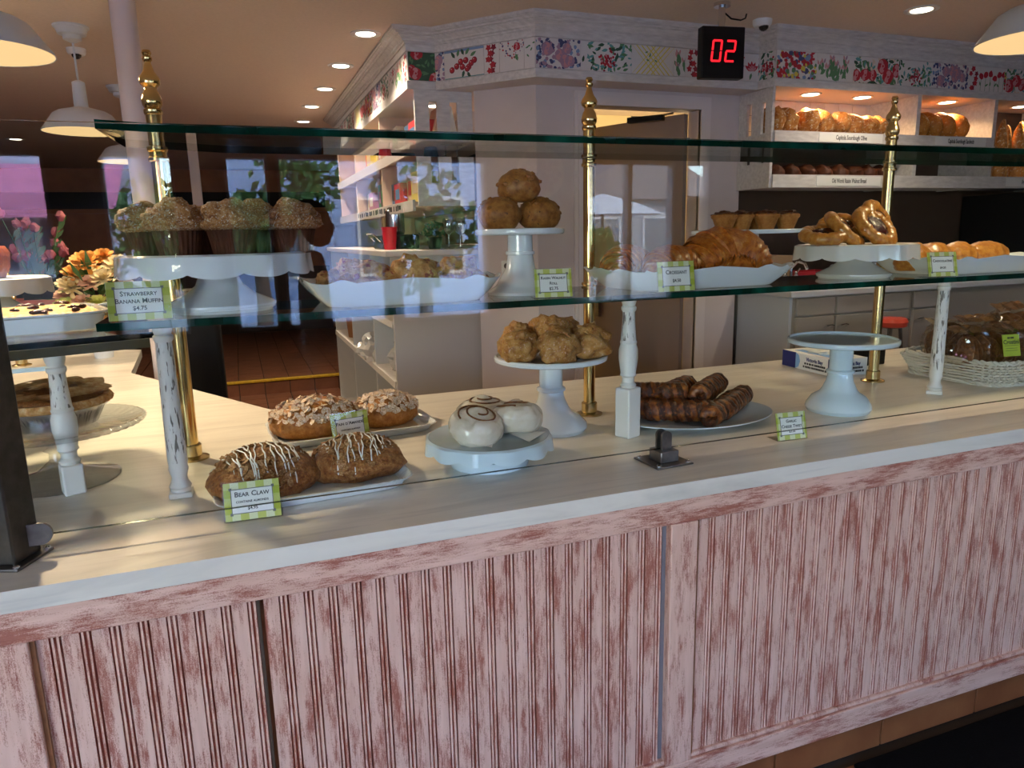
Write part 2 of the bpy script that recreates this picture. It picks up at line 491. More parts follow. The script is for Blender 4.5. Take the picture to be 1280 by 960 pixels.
# floral border panels (flat print built as thin coloured shapes on each pasted panel)
FC = {'w': (.74,.70,.68), 'r': (.48,.02,.035), 'd': (.26,.012,.03), 'p': (.62,.28,.30), 'g': (.10,.24,.11), 'k': (.03,.09,.05), 'b': (.20,.30,.50),
      'y': (.72,.58,.08), 'l': (.40,.24,.33), 'n': (.06,.07,.18), 'c': (.72,.60,.48), 't': (.12,.34,.33)}
FK = list(FC); FM = [plain('floral_print_'+k, FC[k], .6) for k in FK]
class Print:
    def __init__(s, w, h, rng):
        s.w = w; s.h = h; s.r = rng; s.g = G(); s.n = 0
    def poly(s, pts, c):
        s.n += 1; y = -.0032-.00002*s.n
        q = [(min(s.w/2, max(-s.w/2, x)), min(s.h/2, max(-s.h/2, z))) for x, z in pts]
        s.g.add([(x, y, z) for x, z in q], [tuple(range(len(q)))], FK.index(c))
    def disc(s, x, z, r, c, n=10, wob=0):
        s.poly([(x+r*(1+wob*s.r.uniform(-1,1))*math.cos(2*PI*i/n), z+r*(1+wob*s.r.uniform(-1,1))*math.sin(2*PI*i/n)) for i in range(n)], c)
    def leaf(s, x, z, L, a, c):
        ca, sa = math.cos(a), math.sin(a)
        s.poly([(x+ca*u*L-sa*v*L, z+sa*u*L+ca*v*L) for u, v in ((0,0),(.3,-.2),(.65,-.17),(1,0),(.65,.17),(.3,.2))], c)
    def rose(s, x, z, r, a, b):
        s.disc(x, z, r, a, 11, .12)
        for k in range(5):
            t = 2*PI*k/5+s.r.random(); s.disc(x+.5*r*math.cos(t), z+.5*r*math.sin(t), r*.42, b if k % 2 else a, 8, .1)
        s.disc(x, z, r*.36, b, 8); s.disc(x+.05*r, z, r*.18, a, 6)
    def base(s, c): s.g.box(-s.w/2, s.w/2, -.003, 0, -s.h/2, s.h/2, FK.index(c))
def floral(kind, w, h, rng):
    P = Print(w, h, rng); R = rng
    def ru(a, b): return R.uniform(a, b)
    P.base({'redroses': 'k', 'bluefield': 'w'}.get(kind, 'w'))
    if kind == 'redroses':
        for k in range(int(w*h*900)+5): P.leaf(ru(-w/2,w/2), ru(-h/2,h/2), .03, ru(0,6.3), 'g')
        for k in range(int(w/.05)+2): P.rose(ru(-w/2,w/2), ru(-h/2,h/2), .034, 'r', 'p')
    elif kind == 'cherries':
        P.poly([(-w/2,h/2-.012),(w/2,h/2-.012),(w/2,h/2),(-w/2,h/2)], 'b'); P.poly([(-w/2,-h/2),(w/2,-h/2),(w/2,-h/2+.004),(-w/2,-h/2+.004)], 't')
        for x, z, a in ((-.055,.03,2.2),(-.04,.035,1.3),(.0,.04,2.0),(.01,.04,.9),(.04,.03,.5),(.0,-.035,4.4),(.02,-.045,5.2)): P.leaf(x, z, .042, a, 'g' if a < 2 else 'k')
        for x, z in ((-.075,-.028),(-.045,-.012),(-.02,.008),(-.01,-.018),(.012,.012),(.03,-.022),(.045,-.005),(.065,.008),(.02,-.03)): P.disc(x, z, .0165, 'd', 12); P.disc(x-.002, z+.002, .012, 'r', 10); P.disc(x-.005, z+.006, .003, 'w', 5)
    elif kind == 'ivy':
        for k in range(int(h/.028)):
            z = -h/2+.014+k*.028
            for q in range(2):
                x = ru(-w*.3, w*.3); n = 10; r0 = .019
                P.poly([(x+(r0 if i % 2 else r0*.6)*math.cos(2*PI*i/n+k), z+(r0 if i % 2 else r0*.6)*math.sin(2*PI*i/n+k)) for i in range(n)], 'r' if q else 'd')
    elif kind == 'lattice':
        s_ = .03
        for k in range(-12, 13):
            for sg in (1, -1):
                x0 = k*s_; P.poly([(x0-h/2*sg-.004, -h/2), (x0-h/2*sg+.004, -h/2), (x0+h/2*sg+.004, h/2), (x0+h/2*sg-.004, h/2)], 'y') if abs(x0)+h/2 < w/2+.02 else None
        for k in range(5): P.leaf(ru(-w/3,w/3), ru(-h/3,h/3), .02, ru(0,6.3), 'g')
    elif kind == 'toile':
        for k in range(int(w*420)+6): P.disc(ru(-w/2,w/2), ru(-h/2,h/2), ru(.006,.012), R.choice('nnlb'), 6, .3)
        for k in range(int(w/.05)+1): P.rose(ru(-w*.4,w*.4), ru(-h*.3,h*.3), ru(.026,.036), 'l', 'p')
    elif kind == 'tulips':
        for k in range(int(w/.014)):
            x = ru(-w*.45,w*.45); z = ru(-h*.2,h*.35); P.leaf(x, z-.03, .045, ru(1,2), 'g'); P.leaf(x+.01, z-.05, .05, ru(.6,2.4), 'g')
            P.leaf(x-.004, z, .03, 1.9, 'p'); P.leaf(x+.004, z, .03, 1.2, R.choice('pl'))
    elif kind == 'poppies':
        for k in range(int(w/.04)+1):
            x = -w/2+.02+k*.04; z = ru(.0, h*.32); P.poly([(x-.0015,-h/2),(x+.0015,-h/2),(x+.0015,z),(x-.0015,z)], 'g'); P.disc(x, z, .02, 'r', 9, .2); P.leaf(x, -h*.3, .03, ru(.5,2.6), 'g')
    elif kind == 'berries':
        for k in range(int(w*230)+8): P.leaf(ru(-w/2,w/2), ru(-h/2,h/2), ru(.022,.042), ru(0,6.3), R.choice('tkg'))
        cx = ru(-w*.15,w*.15)
        for k in range(44): P.disc(cx+R.gauss(0,.024), -.015+R.gauss(0,.024), .007, R.choice('rrdp'), 7)
    elif kind == 'bouquet':
        for k in range(int(w*330)+8): P.leaf(ru(-w/2,w/2), ru(-h/2,h/2), ru(.025,.05), ru(0,6.3), R.choice('gtkc'))
        for k in range(int(w/.06)+2): P.rose(-w*.42+.06*k+ru(-.01,.01), ru(-h*.25,h*.2), ru(.032,.044), 'r', 'p')
    elif kind == 'folk':
        for k in range(int(w*420)+6): P.disc(ru(-w/2,w/2), ru(-h/2,h/2), ru(.008,.018), R.choice('rryngbr'), 7, .3)
    elif kind == 'scatter':
        for k in range(int(w*230)+5): P.disc(ru(-w/2,w/2), ru(-h*.1,h/2), ru(.003,.006), R.choice('nlr'), 6)
        P.rose(w*.22, h*.28, .02, 'r', 'p'); P.leaf(w*.1, -h*.1, .03, .6, 'g'); P.leaf(w*.25, -h*.2, .04, 1.9, 'g')
    elif kind == 'cup':
        for k in range(60): P.disc(-w/2+.012*(k % 10), -h*.05+.012*(k//10), .0016, 'n', 4)
        P.poly([(-w/2,-h/2),(w/2,-h/2),(w/2,-h/2+.02),(-w/2,-h/2+.02)], 'r'); P.disc(w*.3, -h*.22, .014, 'n', 8); P.leaf(0, -.02, .02, 1.2, 'g')
    elif kind == 'lily':
        for k in range(5): P.leaf(0, -.02, .055, .6+.5*k, 'r'); P.leaf(.004, -.02, .035, .7+.5*k, 'p')
        P.leaf(0, -.03, .04, 4.4, 'g')
    return P.g
frieze = bulk_o
def run(p0, p1, kinds, seed):
    rng = random.Random(seed)
    p0, p1 = Vector(p0), Vector(p1); t = (p1-p0); L = t.length; t.normalize(); nrm = Vector((t.y, -t.x))
    tot = sum(k[1] for k in kinds); d = 0
    for kd, ww in kinds:
        wv = ww/tot*L; c = p0+t*(d+wv/2)+nrm*.001; d += wv
        floral(kd, wv-.002, .142, rng).build('floral_panel', FM, frieze, loc=(c.x, c.y, 2.453), rotz=math.atan2(t.y, t.x), sharp=0)
run((.95,7.1), (.95,4.05), [('toile',.3),('scatter',.3),('ivy',.16),('berries',.3),('ivy',.14),('lattice',.3),('bouquet',.3),('folk',.2),('toile',.3),('berries',.25),('scatter',.2),('tulips',.2),('ivy',.12)], 1)
run((.95,4.05), (1.10,4.05), [('redroses',1)], 2)
run((1.10,4.05), (1.50,3.60), [('toile',.06),('cherries',.24),('ivy',.09),('scatter',.14),('lattice',.06)], 3)
run((1.50,3.60), (2.87,3.60), [('toile',.25),('berries',.30),('lattice',.26),('tulips',.07),('ivy',.09),('cup',.14),('scatter',.16),('lily',.10)], 4)
run((2.87,3.60), (2.89,3.48), [('berries',1)], 5)
run((2.89,3.48), (6.4,3.48), [('folk',.28),('tulips',.26),('bouquet',.34),('berries',.27),('toile',.30),('ivy',.09),('poppies',.22),('folk',.02),('bouquet',.28),('lattice',.2),('toile',.4),('poppies',.3),('berries',.5)], 6)

# ------------------------------------------------------------------ walls of the bay, doorway
struct(G().prism([(1.302,4.015),(1.57,3.77),(1.62,3.9),(1.36,4.09)], 0, 2.336).build('wall_chamfer', MT['wall']))
wb = G()
wb.box(1.57, 1.86, 3.77, 3.88, 0, 2.336); wb.box(2.60, 2.9, 3.77, 3.88, 0, 2.336); wb.box(1.86, 2.60, 3.77, 3.88, 2.245, 2.336)
struct(wb.build('wall_back', MT['wall']))
dc = G()
for (d, th) in ((.0, .016), (.02, .026)):
    w_ = .07-d
    dc.box(1.86-w_, 1.862, 3.77-th, 3.77, 0, 2.243); dc.box(2.598, 2.60+w_, 3.77-th, 3.77, 0, 2.243); dc.box(1.86-w_, 2.60+w_, 3.77-th, 3.77, 2.243, 2.245+w_)
struct(dc.build('trim_5', MT['trimwhite']))
lamp('POINT', (3.4, 5.2, 2.3), 26, (1,.80,.50), .1)  # added point light without a fixture, brightens back room wall and door
br = G(); br.box(1.2, 4.2, 6.3, 6.4, 0, CEIL); br.box(1.64, 1.66, 3.9, 6.3, 0, 2.6); br.box(4.1, 4.2, 3.9, 6.3, 0, CEIL)
struct(br.build('wall_backroom', MT['backroom']))
door = struct(thing('door_2', 'x', 'x', (2.585, 3.86, 0), R_(114)))
del door['label'], door['category']
G().sbox(.0, .70, 0, .04, .01, 2.235).build('door_leaf', MT['doorp'], door, bevel=.003)
for z in (.3, 1.2, 2.0): G().lathe([(.011,0),(.011,.1)], 10).build('hinge', MT['steel'], door, loc=(-.006, .006, z))
G().box(.62, .65, .04, .07, 1.0, 1.2).build('handle', MT['steel'], door)
gc = thing('door_closer', 'black door closer arm at the top of the brown door', 'door closer', (2.36, 3.95, 2.2), R_(130))
G().sbox(-.1, .12, -.02, .02, 0, .03).build('body', MT['black'], gc); G().tube([(.1,0,.034),(.0,-.1,.036),(-.15,-.02,.036)], .006, 6).build('arm', MT['steel'], gc)
struct(G().box(1.5, 1.62, 4.05, 7.1, 0, 2.336).build('wall_left_bay', MT['wall']))
struct(G().box(2.9, 6.4, 3.88, 3.98, 0, 2.336).build('wall_shelves', MT['dark']))

# column and thin post in the dining area
struct(G().lathe([(.055,0),(.055,CEIL)], 24).build('trim_6', plain('lilac_column_paint', (.66,.58,.60), .45), loc=(-.38, 3.92, 0)))
struct(G().box(-.355, -.265, 8.0, 8.1, .15, CEIL).build('trim_7', MT['trimwhite']))
# ------------------------------------------------------------------ bread cabinet on the right
BX0, BY0, BY1 = 2.88, 3.48, 3.86
cab = thing('bread_cabinet', 'whitewashed wall cabinet of open bread bays lit from above', 'cabinet', (0,0,0))
sp = G()
for y0, y1, zs in ((3.48,3.535,None),(3.535,3.572,((1.79,1.93),(2.03,2.09),(2.262,2.335))),(3.572,3.655,None),(3.655,3.70,((1.79,1.93),(2.03,2.09),(2.272,2.335))),(3.70,3.77,None)):
    for z0, z1 in (zs or ((1.79,2.335),)): sp.box(BX0, BX0+.018, y0, y1, z0, z1)
sp.build('side_panel', MT['ww'], cab)
for x in (3.965, 4.625, 5.4):
    G().box(x, x+.03, BY0, BY1, 1.79, 2.335).build('divider', MT['ww'], cab)
G().box(BX0+.018, 4.625, BY0+.01, BY1, 2.070, 2.098).build('shelf', MT['ww'], cab)
G().box(BX0+.018, 4.625, BY0-.012, BY0+.01, 2.043, 2.102).build('shelf_lip', MT['ww'], cab)
G().box(BX0+.018, 6.3, BY0+.01, BY1, 1.795, 1.83).build('shelf', MT['ww'], cab)
G().box(BX0+.018, 6.3, BY0-.012, BY0+.01, 1.79, 1.862).build('shelf_lip', MT['ww'], cab)
G().box(BX0+.018, 6.3, BY1-.012, BY1, 1.79, 2.335).build('back_board', MT['dark'], cab)
tm = None
for i in range(15):
    for j in range(3):
        g = G().sbox(-.056, .056, -.006, 0, -.046, .046)
        if tm is None: o = g.build('tile', plain('glossy_white_wall_tile', (.72,.68,.66), .2), cab, bevel=.002); tm = o
        else: o = link('tile', tm.data, cab)
        o.location = (2.958+.1145*i, BY1-.012, 2.288-.0945*j)
def label(parent, txt, x0, x1, z0, z1, sx=.62, y=BY0-.0125, sz=.036):
    b = G().box(x0, x1, y-.003, y, z0, z1).build('shelf_label', MT['white'], parent)
    text('lettering', txt, sz, MT['ink'], b, ((x0+x1)/2, y-.0034, (z0+z1)/2), sx=sx, bold=.0006)
label(cab, 'Capitola Sourdough Olive', 3.21, 3.69, 2.046, 2.098)
label(cab, 'Old World Raisin Walnut Bread', 3.21, 3.70, 1.800, 1.855, sx=.56)
label(cab, 'Capitola Sourdough Sandwich', 4.12, 4.56, 2.046, 2.098, sx=.52)
label(cab, 'Francese Baguette', 4.78, 5.25, 1.800, 1.855)
for x in (3.27, 3.667, 4.376, 5.06):
    t = thing('shelf_light', 'round warm downlight set in the bread cabinet top, %s' % {3.27:'leftmost over the round loaves',3.667:'second over the round loaves',4.376:'over the sandwich loaves',5.06:'over the baguettes'}[x], 'downlight', (x, 3.62, 2.335), group='lights over the bread bays')
    G().lathe([(.062,0),(.062,-.006),(.048,-.004),(.048,0)], 24).build('ring', MT['white'], t); G().lathe([(.047,-.003),(.047,-.001)], 20).build('lens', MT['canw'], t)
    lamp('SPOT', (x, 3.62, 2.325), 10, (1,.58,.25), .04, (0,0,0), spot=R_(150)).parent = None
sour = pastry('sourdough_crust', [(.3, (.30,.12,.03)), (.5, (.58,.30,.09)), (.7, (.70,.50,.24))], 9, (.74,.62,.44), 13, (.56,.68), rough=.6)
sand = pastry('golden_sandwich_crust', [(.3, (.50,.20,.04)), (.6, (.70,.38,.10))], 7, (.76,.58,.32), 18, (.60,.68), rough=.5)
bagu = pastry('baguette_crust', [(.3, (.40,.18,.05)), (.6, (.66,.40,.15))], 9, (.76,.64,.42), 14, (.55,.66), rough=.5)
darkb = pastry('dark_raisin_crust', [(.3, (.05,.018,.008)), (.7, (.15,.06,.02))], 10, rough=.6)
def loaf(name, lab, loc, rad, m, seed, group, rot=(0,0,0), cuts=3, amp=.10):
    def f2(p, v):
        if v.z > .1:
            q = math.sin(v.x*cuts*3.1+v.y*1.2); p = p*(1-.07*max(0, q-.55)/.45)
        return p
    o = G().blob((0,0,0), rad, 3, amp, 2.2, seed, flat=-.75, fn2=f2).build(name, m, loc=loc, sharp=60)
    o.rotation_euler = rot
    return tag(o, lab, 'bread', group)
ORD = ['first','second','third','fourth','fifth','sixth','seventh','eighth','ninth','tenth']
xs = [2.975,3.085,3.225,3.345,3.465,3.575,3.675,3.775]
for i, x in enumerate(xs):
    loaf('sourdough_loaf', 'crusty floured round sourdough loaf, %s from the left in the top bay' % ORD[i], (x, 3.60+.02*(i % 2), 2.098+.064-.008*(i>4)), (.064,.10,.088-.010*(i > 3)-.010*(i>5)), sour, i, 'round loaves in the top bay', (R_(-14), R_(-12+4*(i % 3)), 0), amp=.16)
for i in range(4):
    loaf('sandwich_loaf', 'tall golden sandwich loaf, %s from the left in the middle bay' % ORD[i], (4.09+.115*i, 3.63, 2.172), (.062,.13,.098), sand, 20+i, 'sandwich loaves in the middle bay', (0, R_(-14), 0), cuts=1, amp=.05)
for i in range(8):
    loaf('raisin_walnut_loaf', 'small dark raisin walnut loaf, %s from the left on the lower shelf' % ORD[i], (3.0+.118*i, 3.60, 1.83+.045), (.052,.09,.058), darkb, 30+i, 'dark loaves on the lower shelf', amp=.2)
for i in range(8):
    loaf('baguette', 'floury upright baguette, %s from the left in the right bay' % ORD[i], (4.70+.078*i, 3.58+.03*(i % 2), 1.83+.165), (.036,.042,.22+.012*(i % 3)), bagu, 40+i, 'baguettes in the right bay', (0, R_(-2+2*(i % 3)), .3*i), amp=.08)

# base cabinet with sink worktop
base = thing('sink_cabinet', 'taupe base cabinet with drawers and arched pulls under pale worktop', 'cabinet')
G().box(2.945, 4.9, 3.31, 3.86, 0, 1.17).build('carcass', MT['taupe'], base)
G().box(2.925, 2.945, 3.31, 3.77, 0, 1.17).build('side_panel', MT['wsteel'], base)
for i, x in enumerate((2.965, 3.255, 3.55, 3.86)):
    G().sbox(x, x+.275, 3.29, 3.31, 1.065, 1.165).build('drawer', MT['taupe'], base, bevel=.003)
    d = G().sbox(x, x+.275, 3.29, 3.31, .12, 1.055).build('door', MT['taupe'], base, bevel=.003)
    xp = x+(.23 if i % 2 == 0 else .045)
    G().tube([(xp-.028, 3.29, .985), (xp-.026, 3.268, 1.0), (xp, 3.262, 1.006), (xp+.026, 3.268, 1.0), (xp+.028, 3.29, .985)], .005, 6).build('pull', MT['chrome'], d)
wt = tag(G().sbox(2.905, 4.9, 3.275, 3.86, 1.172, 1.208).build('sink_worktop', MT['wsteel'], bevel=.006), 'pale grey worktop over the taupe drawers', 'worktop')
fau = thing('faucet', 'small chrome faucet with two lever valves on the sink worktop', 'faucet', (3.06, 3.46, 1.208))
for x in (-.045, .035):
    v = G().lathe([(.016,0),(.016,.012),(.011,.02),(.011,.05),(.015,.055),(.015,.075),(.008,.085),(.008,.10)], 14).build('valve', MT['chrome'], fau, loc=(x,0,0)); G().tube([(x,0,.09),(x-.02,-.05,.12)], .004, 6).build('lever', MT['chrome'], v, loc=(-x,0,0))
G().tube([(-.005,0,.015),(-.005,.0,.12),(-.005,-.05,.16),(-.005,-.11,.15),(-.005,-.13,.12)], .009, 8).build('spout', MT['chrome'], fau)
G().box(-.06, .05, -.012, .012, .0, .014).build('bridge', MT['chrome'], fau)
tag(G().sbox(2.97, 3.17, 3.58, 3.76, 1.208, 1.40).build('cardboard_box', plain('brown_cardboard', (.30,.19,.11), .8), bevel=.003), 'brown cardboard box against the dark splashback', 'box')
rt_ = thing('red_tray', 'dark red plastic tray on the sink worktop behind the fruit danishes', 'tray', (3.32, 3.62, 1.208))
G().prism([(-.15,-.09),(.15,-.09),(.15,.09),(-.15,.09)], 0, .01).build('bottom', plain('dark_red_plastic', (.35,.02,.03), .35), rt_)
G().box(-.16,.16,-.1,-.09,0,.09).box(-.16,.16,.09,.1,0,.09).box(-.16,-.15,-.09,.09,0,.09).box(.15,.16,-.09,.09,0,.09).build('rim', bpy.data.materials['dark_red_plastic'], rt_)
for i in range(2):
    tag(G().sbox(-.09,.09,-.08,.08,0,.12).build('plastic_tub', plain('pale_blue_plastic%d' % i, (.45,.52,.62), .35), loc=(3.66+.22*i, 3.62, 1.208), bevel=.015), ['pale blue plastic tub right of the red tray', 'pale blue plastic tub farther right on the sink worktop'][i], 'tub')
st = thing('bar_stool', 'bar stool with round orange red seat before the taupe cabinet', 'stool', (3.40, 3.04, 0))
G().lathe([(.05,1.0),(.085,1.01),(.09,1.035),(.08,1.055),(.03,1.06)], 24).build('seat', plain('orange_red_vinyl', (.62,.07,.04), .3), st)
for k in range(4):
    a = PI/4+k*PI/2; G().tube([(.05*math.cos(a), .05*math.sin(a), 1.0), (.16*math.cos(a), .16*math.sin(a), 0)], .011, 6).build('leg', MT['steel'], st)
ov = thing('oven', 'dark oven standing right of the dark splashback', 'oven', (4.95, 3.6, 0))
G().sbox(-.05, 1.3, -.3, .26, 0, 1.76).build('body', MT['black'], ov, bevel=.01)
G().box(.05, 1.2, -.31, -.3, 1.2, 1.6).build('window', plain('dark_oven_glass', (.015,.012,.01), .08), ov); G().tube([(.05,-.34,1.15),(1.2,-.34,1.15)], .012, 8).build('handle', MT['steel'], ov)

# ------------------------------------------------------------------ left cabinet run (books and packages above, open shelves below)
lc = thing('merchandise_cabinet', 'whitewashed shelf cabinet with slotted end panel beside the passage', 'cabinet')
sp = G()
X = [.975, 1.055, 1.098, 1.172, 1.215, 1.302]
for i in range(5):
    if i % 2 == 0: sp.box(X[i], X[i+1], 4.05, 4.07, 1.725, 2.335)
    else:
        for z0, z1 in ((1.725,1.85),(1.99,2.085),(2.278,2.335)): sp.box(X[i], X[i+1], 4.05, 4.07, z0, z1)
sp.build('end_panel', MT['ww'], lc)
pk = plain('pale_peach_board', (.70,.52,.42), .55)
for y in (5.0, 6.1, 7.06): G().box(.96, 1.48, y, y+.03, 1.725, 2.335).build('divider', pk, lc)
for z in (2.03, 1.725):
    G().box(.955, 1.49, 4.07, 7.09, z, z+.025).build('shelf', pk, lc); G().box(.945, .96, 4.07, 7.09, z-.025, z+.035).build('shelf_lip', MT['trimwhite'], lc)
lab = G().box(.938, .945, 4.3, 6.0, 1.702, 1.756).build('shelf_label', MT['trimwhite'], lc)
g = G(); rng = random.Random(2); y = 4.36
while y < 5.95:
    L = rng.uniform(.015,.06); g.box(.9372, .938, y, y+L, 1.712+rng.uniform(0,.006), 1.742+rng.uniform(0,.006)); y += L+rng.choice((.012,.014,.05))
g.build('blurred_lettering', MT['ink'], lab, sharp=0)
for i, y in enumerate((4.5, 5.5, 6.5)):
    t = thing('cabinet_light', 'round warm downlight over the merchandise shelves, %s from the end panel' % ORD[i], 'downlight', (1.2, y, 2.335))
    G().lathe([(.06,0),(.06,-.006),(.047,-.004),(.047,0)], 20).build('ring', MT['white'], t); G().lathe([(.046,-.003),(.046,-.001)], 20).build('lens', MT['canw'], t)
    lamp('SPOT', (1.2, y, 2.325), 5, WARM, .04, (0,0,0), spot=R_(150))
pc = [(.55,.05,.06),(.06,.28,.12),(.62,.50,.12),(.10,.22,.42),(.50,.20,.36),(.58,.42,.28),(.12,.10,.09),(.70,.66,.58)]
pn = ['crimson','green','yellow','blue','plum','tan','black','cream']
pm = [plain('package_'+n, c, .5) for n, c in zip(pn, pc)]
q = 0
PLACE = ['nearest the end panel', 'second from the end panel', 'third from the end panel', 'fourth from the end panel', 'fifth from the end panel', 'sixth from the end panel', 'seventh from the end panel', 'eighth from the end panel']
for z, nm in ((2.055,'upper'),(1.75,'lower')):
    for i in range(8):
        h = .14+.045*((i*5+q) % 4)/3; k = (i*3+q) % 8
        o = G().sbox(-.07,.07,-.09-.02*(i % 2),.09,0,h).sbox(-.071,-.069,-.06,.06,h*.3,h*.75,1).build('package', [pm[k], pm[(k+3) % 8]], loc=(1.06+.03*(i % 2), 4.2+.24*i, z), bevel=.004)
        tag(o, '%s boxed package on the %s merchandise shelf, %s' % (pn[k], nm, PLACE[i]), 'package', 'packages on the %s merchandise shelf' % nm)
    q += 2
for i, (x, a) in enumerate(((1.10, 14), (1.19, -12))):
    bk = G().sbox(-.035,.035,-.09,.09,0,.2).build('book', pm[(i*2+5) % 8], loc=(x, 4.145, 2.055)); bk.rotation_euler = (0, R_(a), 0)
    tag(bk, ['tan leaning book seen through the left upper slot', 'yellow leaning book seen through the right upper slot'][i] if False else ['tan book leaning behind the left slot of the end panel', 'cream book leaning behind the right slot of the end panel'][i], 'book')
# counter run below it
lb = thing('counter_cabinet', 'pale base cabinet with open side shelves along the passage', 'cabinet')
G().box(.80, 1.315, 4.05, 4.075, 0, 1.45).build('end_panel', plain('pale_taupe_panel', (.50,.47,.45), .5), lb)
G().box(1.27, 1.30, 4.075, 6.8, 0, 1.45).build('back_board', MT['wall'], lb)
for y in (4.72, 5.7, 6.77): G().box(.80, 1.28, y, y+.03, 0, 1.45).build('divider', MT['wsteel'], lb)
for z in (.05, .70, 1.05): G().box(.79, 1.28, 4.075, 6.77, z, z+.04).build('shelf', MT['ww'], lb)
tag(G().sbox(.77, 1.31, 4.04, 6.82, 1.452, 1.485).build('counter_board', MT['trimwhite'], bevel=.005), 'pale worktop on the counter cabinet below the slotted panel', 'worktop')
mir = plain('dark_mirror', (.25,.22,.2), .03, 1.0)
struct(G().box(1.47, 1.50, 4.08, 7.0, 1.49, 1.72).build('trim_8', mir))
tag(G().lathe([(.10,0),(.12,.26),(.115,.27),(.10,.26),(.09,.02)], 20).build('waste_basket', plain('brown_plastic', (.23,.10,.04), .5), loc=(.93, 6.2, .74)), 'brown round basket on the open side shelf by the passage', 'basket')
bagm = NT('wrinkled_clear_plastic'); bagm.set(Base_Color=(.62,.60,.58), Roughness=.12); bagm.p.inputs['Alpha'].default_value = .55
for i, (x, y, z, s_) in enumerate(((.84,4.9,.84,.11),(.95,4.35,.84,.13),(1.02,4.5,1.18,.09))):
    tag(G().blob((0,0,0),(s_,s_,s_),3,.45,3,i+3, flat=-.8).build('plastic_bag', [bagm.mat, MT['black'], MT['steel']][0 if i < 2 else 1], loc=(x,y,z-.1+s_*.8 if i < 2 else 1.09+s_*.8), sharp=20), ['crumpled clear plastic bag hanging out of the open shelf', 'crumpled clear plastic bag behind the end panel', 'black folded cloth on the upper open shelf'][i], 'bag' if i < 2 else 'cloth')
# things on that counter
cup = tag(G().lathe([(.035,0),(.048,.13),(.052,.135),(.046,.13),(.034,.01)], 24).build('red_cup', plain('red_plastic', (.55,.01,.03), .35), loc=(.88, 4.45, 1.485)), 'red plastic cup on the passage counter behind the scones', 'cup')
ur = thing('coffee_machine', 'chrome and black coffee machine behind the red cup', 'coffee machine', (.98, 4.75, 1.485))
G().sbox(-.12,.12,-.15,.15,0,.09).build('base', MT['black'], ur, bevel=.01); G().lathe([(.055,0),(.06,.02),(.06,.15),(.03,.17)], 24).build('tank', MT['chrome'], ur, loc=(0,0,.09))
G().tube([(-.12,-.1,.05),(-.17,-.1,.10),(-.17,.1,.10),(-.12,.1,.05)], .006, 6).build('guard_rail', MT['chrome'], ur)
pl = thing('potted_plant', 'small dark green potted plant on the passage counter', 'plant', (1.12, 4.3, 1.485))
G().lathe([(.035,0),(.05,.07),(.046,.07),(.03,.06)], 16).build('pot', MT['black'], pl)
rng = random.Random(4); lg = G()
for k in range(110):
    a, e, r = rng.uniform(0,6.3), rng.uniform(.1,1.5), rng.uniform(.03,.09)
    c = Vector((r*math.cos(a)*math.cos(e), r*math.sin(a)*math.cos(e), .07+r*math.sin(e)))
    d1 = Vector((rng.uniform(-1,1),rng.uniform(-1,1),rng.uniform(-1,1))).normalized()*.02; d2 = d1.orthogonal().normalized()*.009
    lg.add([c-d1, c+d2, c+d1, c-d2], [(0,1,2,3)])
stuff(lg.build('foliage', plain('dark_leaf', (.03,.09,.03), .5), pl, sharp=0))
for i in range(2):
    gl = thing('goblet', 'clear glass goblet in the recess under the slotted panel, %s one' % ['left', 'right'][i], 'glass', (1.17+.07*i, 4.16, 1.485))
    G().lathe([(.03,0),(.03,.003),(.005,.006),(.004,.08)], 16).build('stem', MT['crystal'], gl); G().lathe([(.004,.08),(.03,.10),(.036,.14),(.03,.18)], 16, caps=False).build('bowl', MT['crystal'], gl)

# outlet on the chamfer wall
ol = thing('wall_outlet', 'white electrical outlet plate on the chamfered wall', 'outlet', (1.432, 3.893, 1.36), math.atan2(-.245,.268))
G().sbox(-.035,.035,-.008,0,-.055,.055).build('plate', MT['white'], ol, bevel=.003)
for z in (.025,-.025): G().lathe([(.016,0),(.016,.003)], 14, mtx=Matrix.Translation((0,-.0105,z)) @ Matrix.Rotation(R_(90),4,'X')).build('socket', MT['ink'], ol)

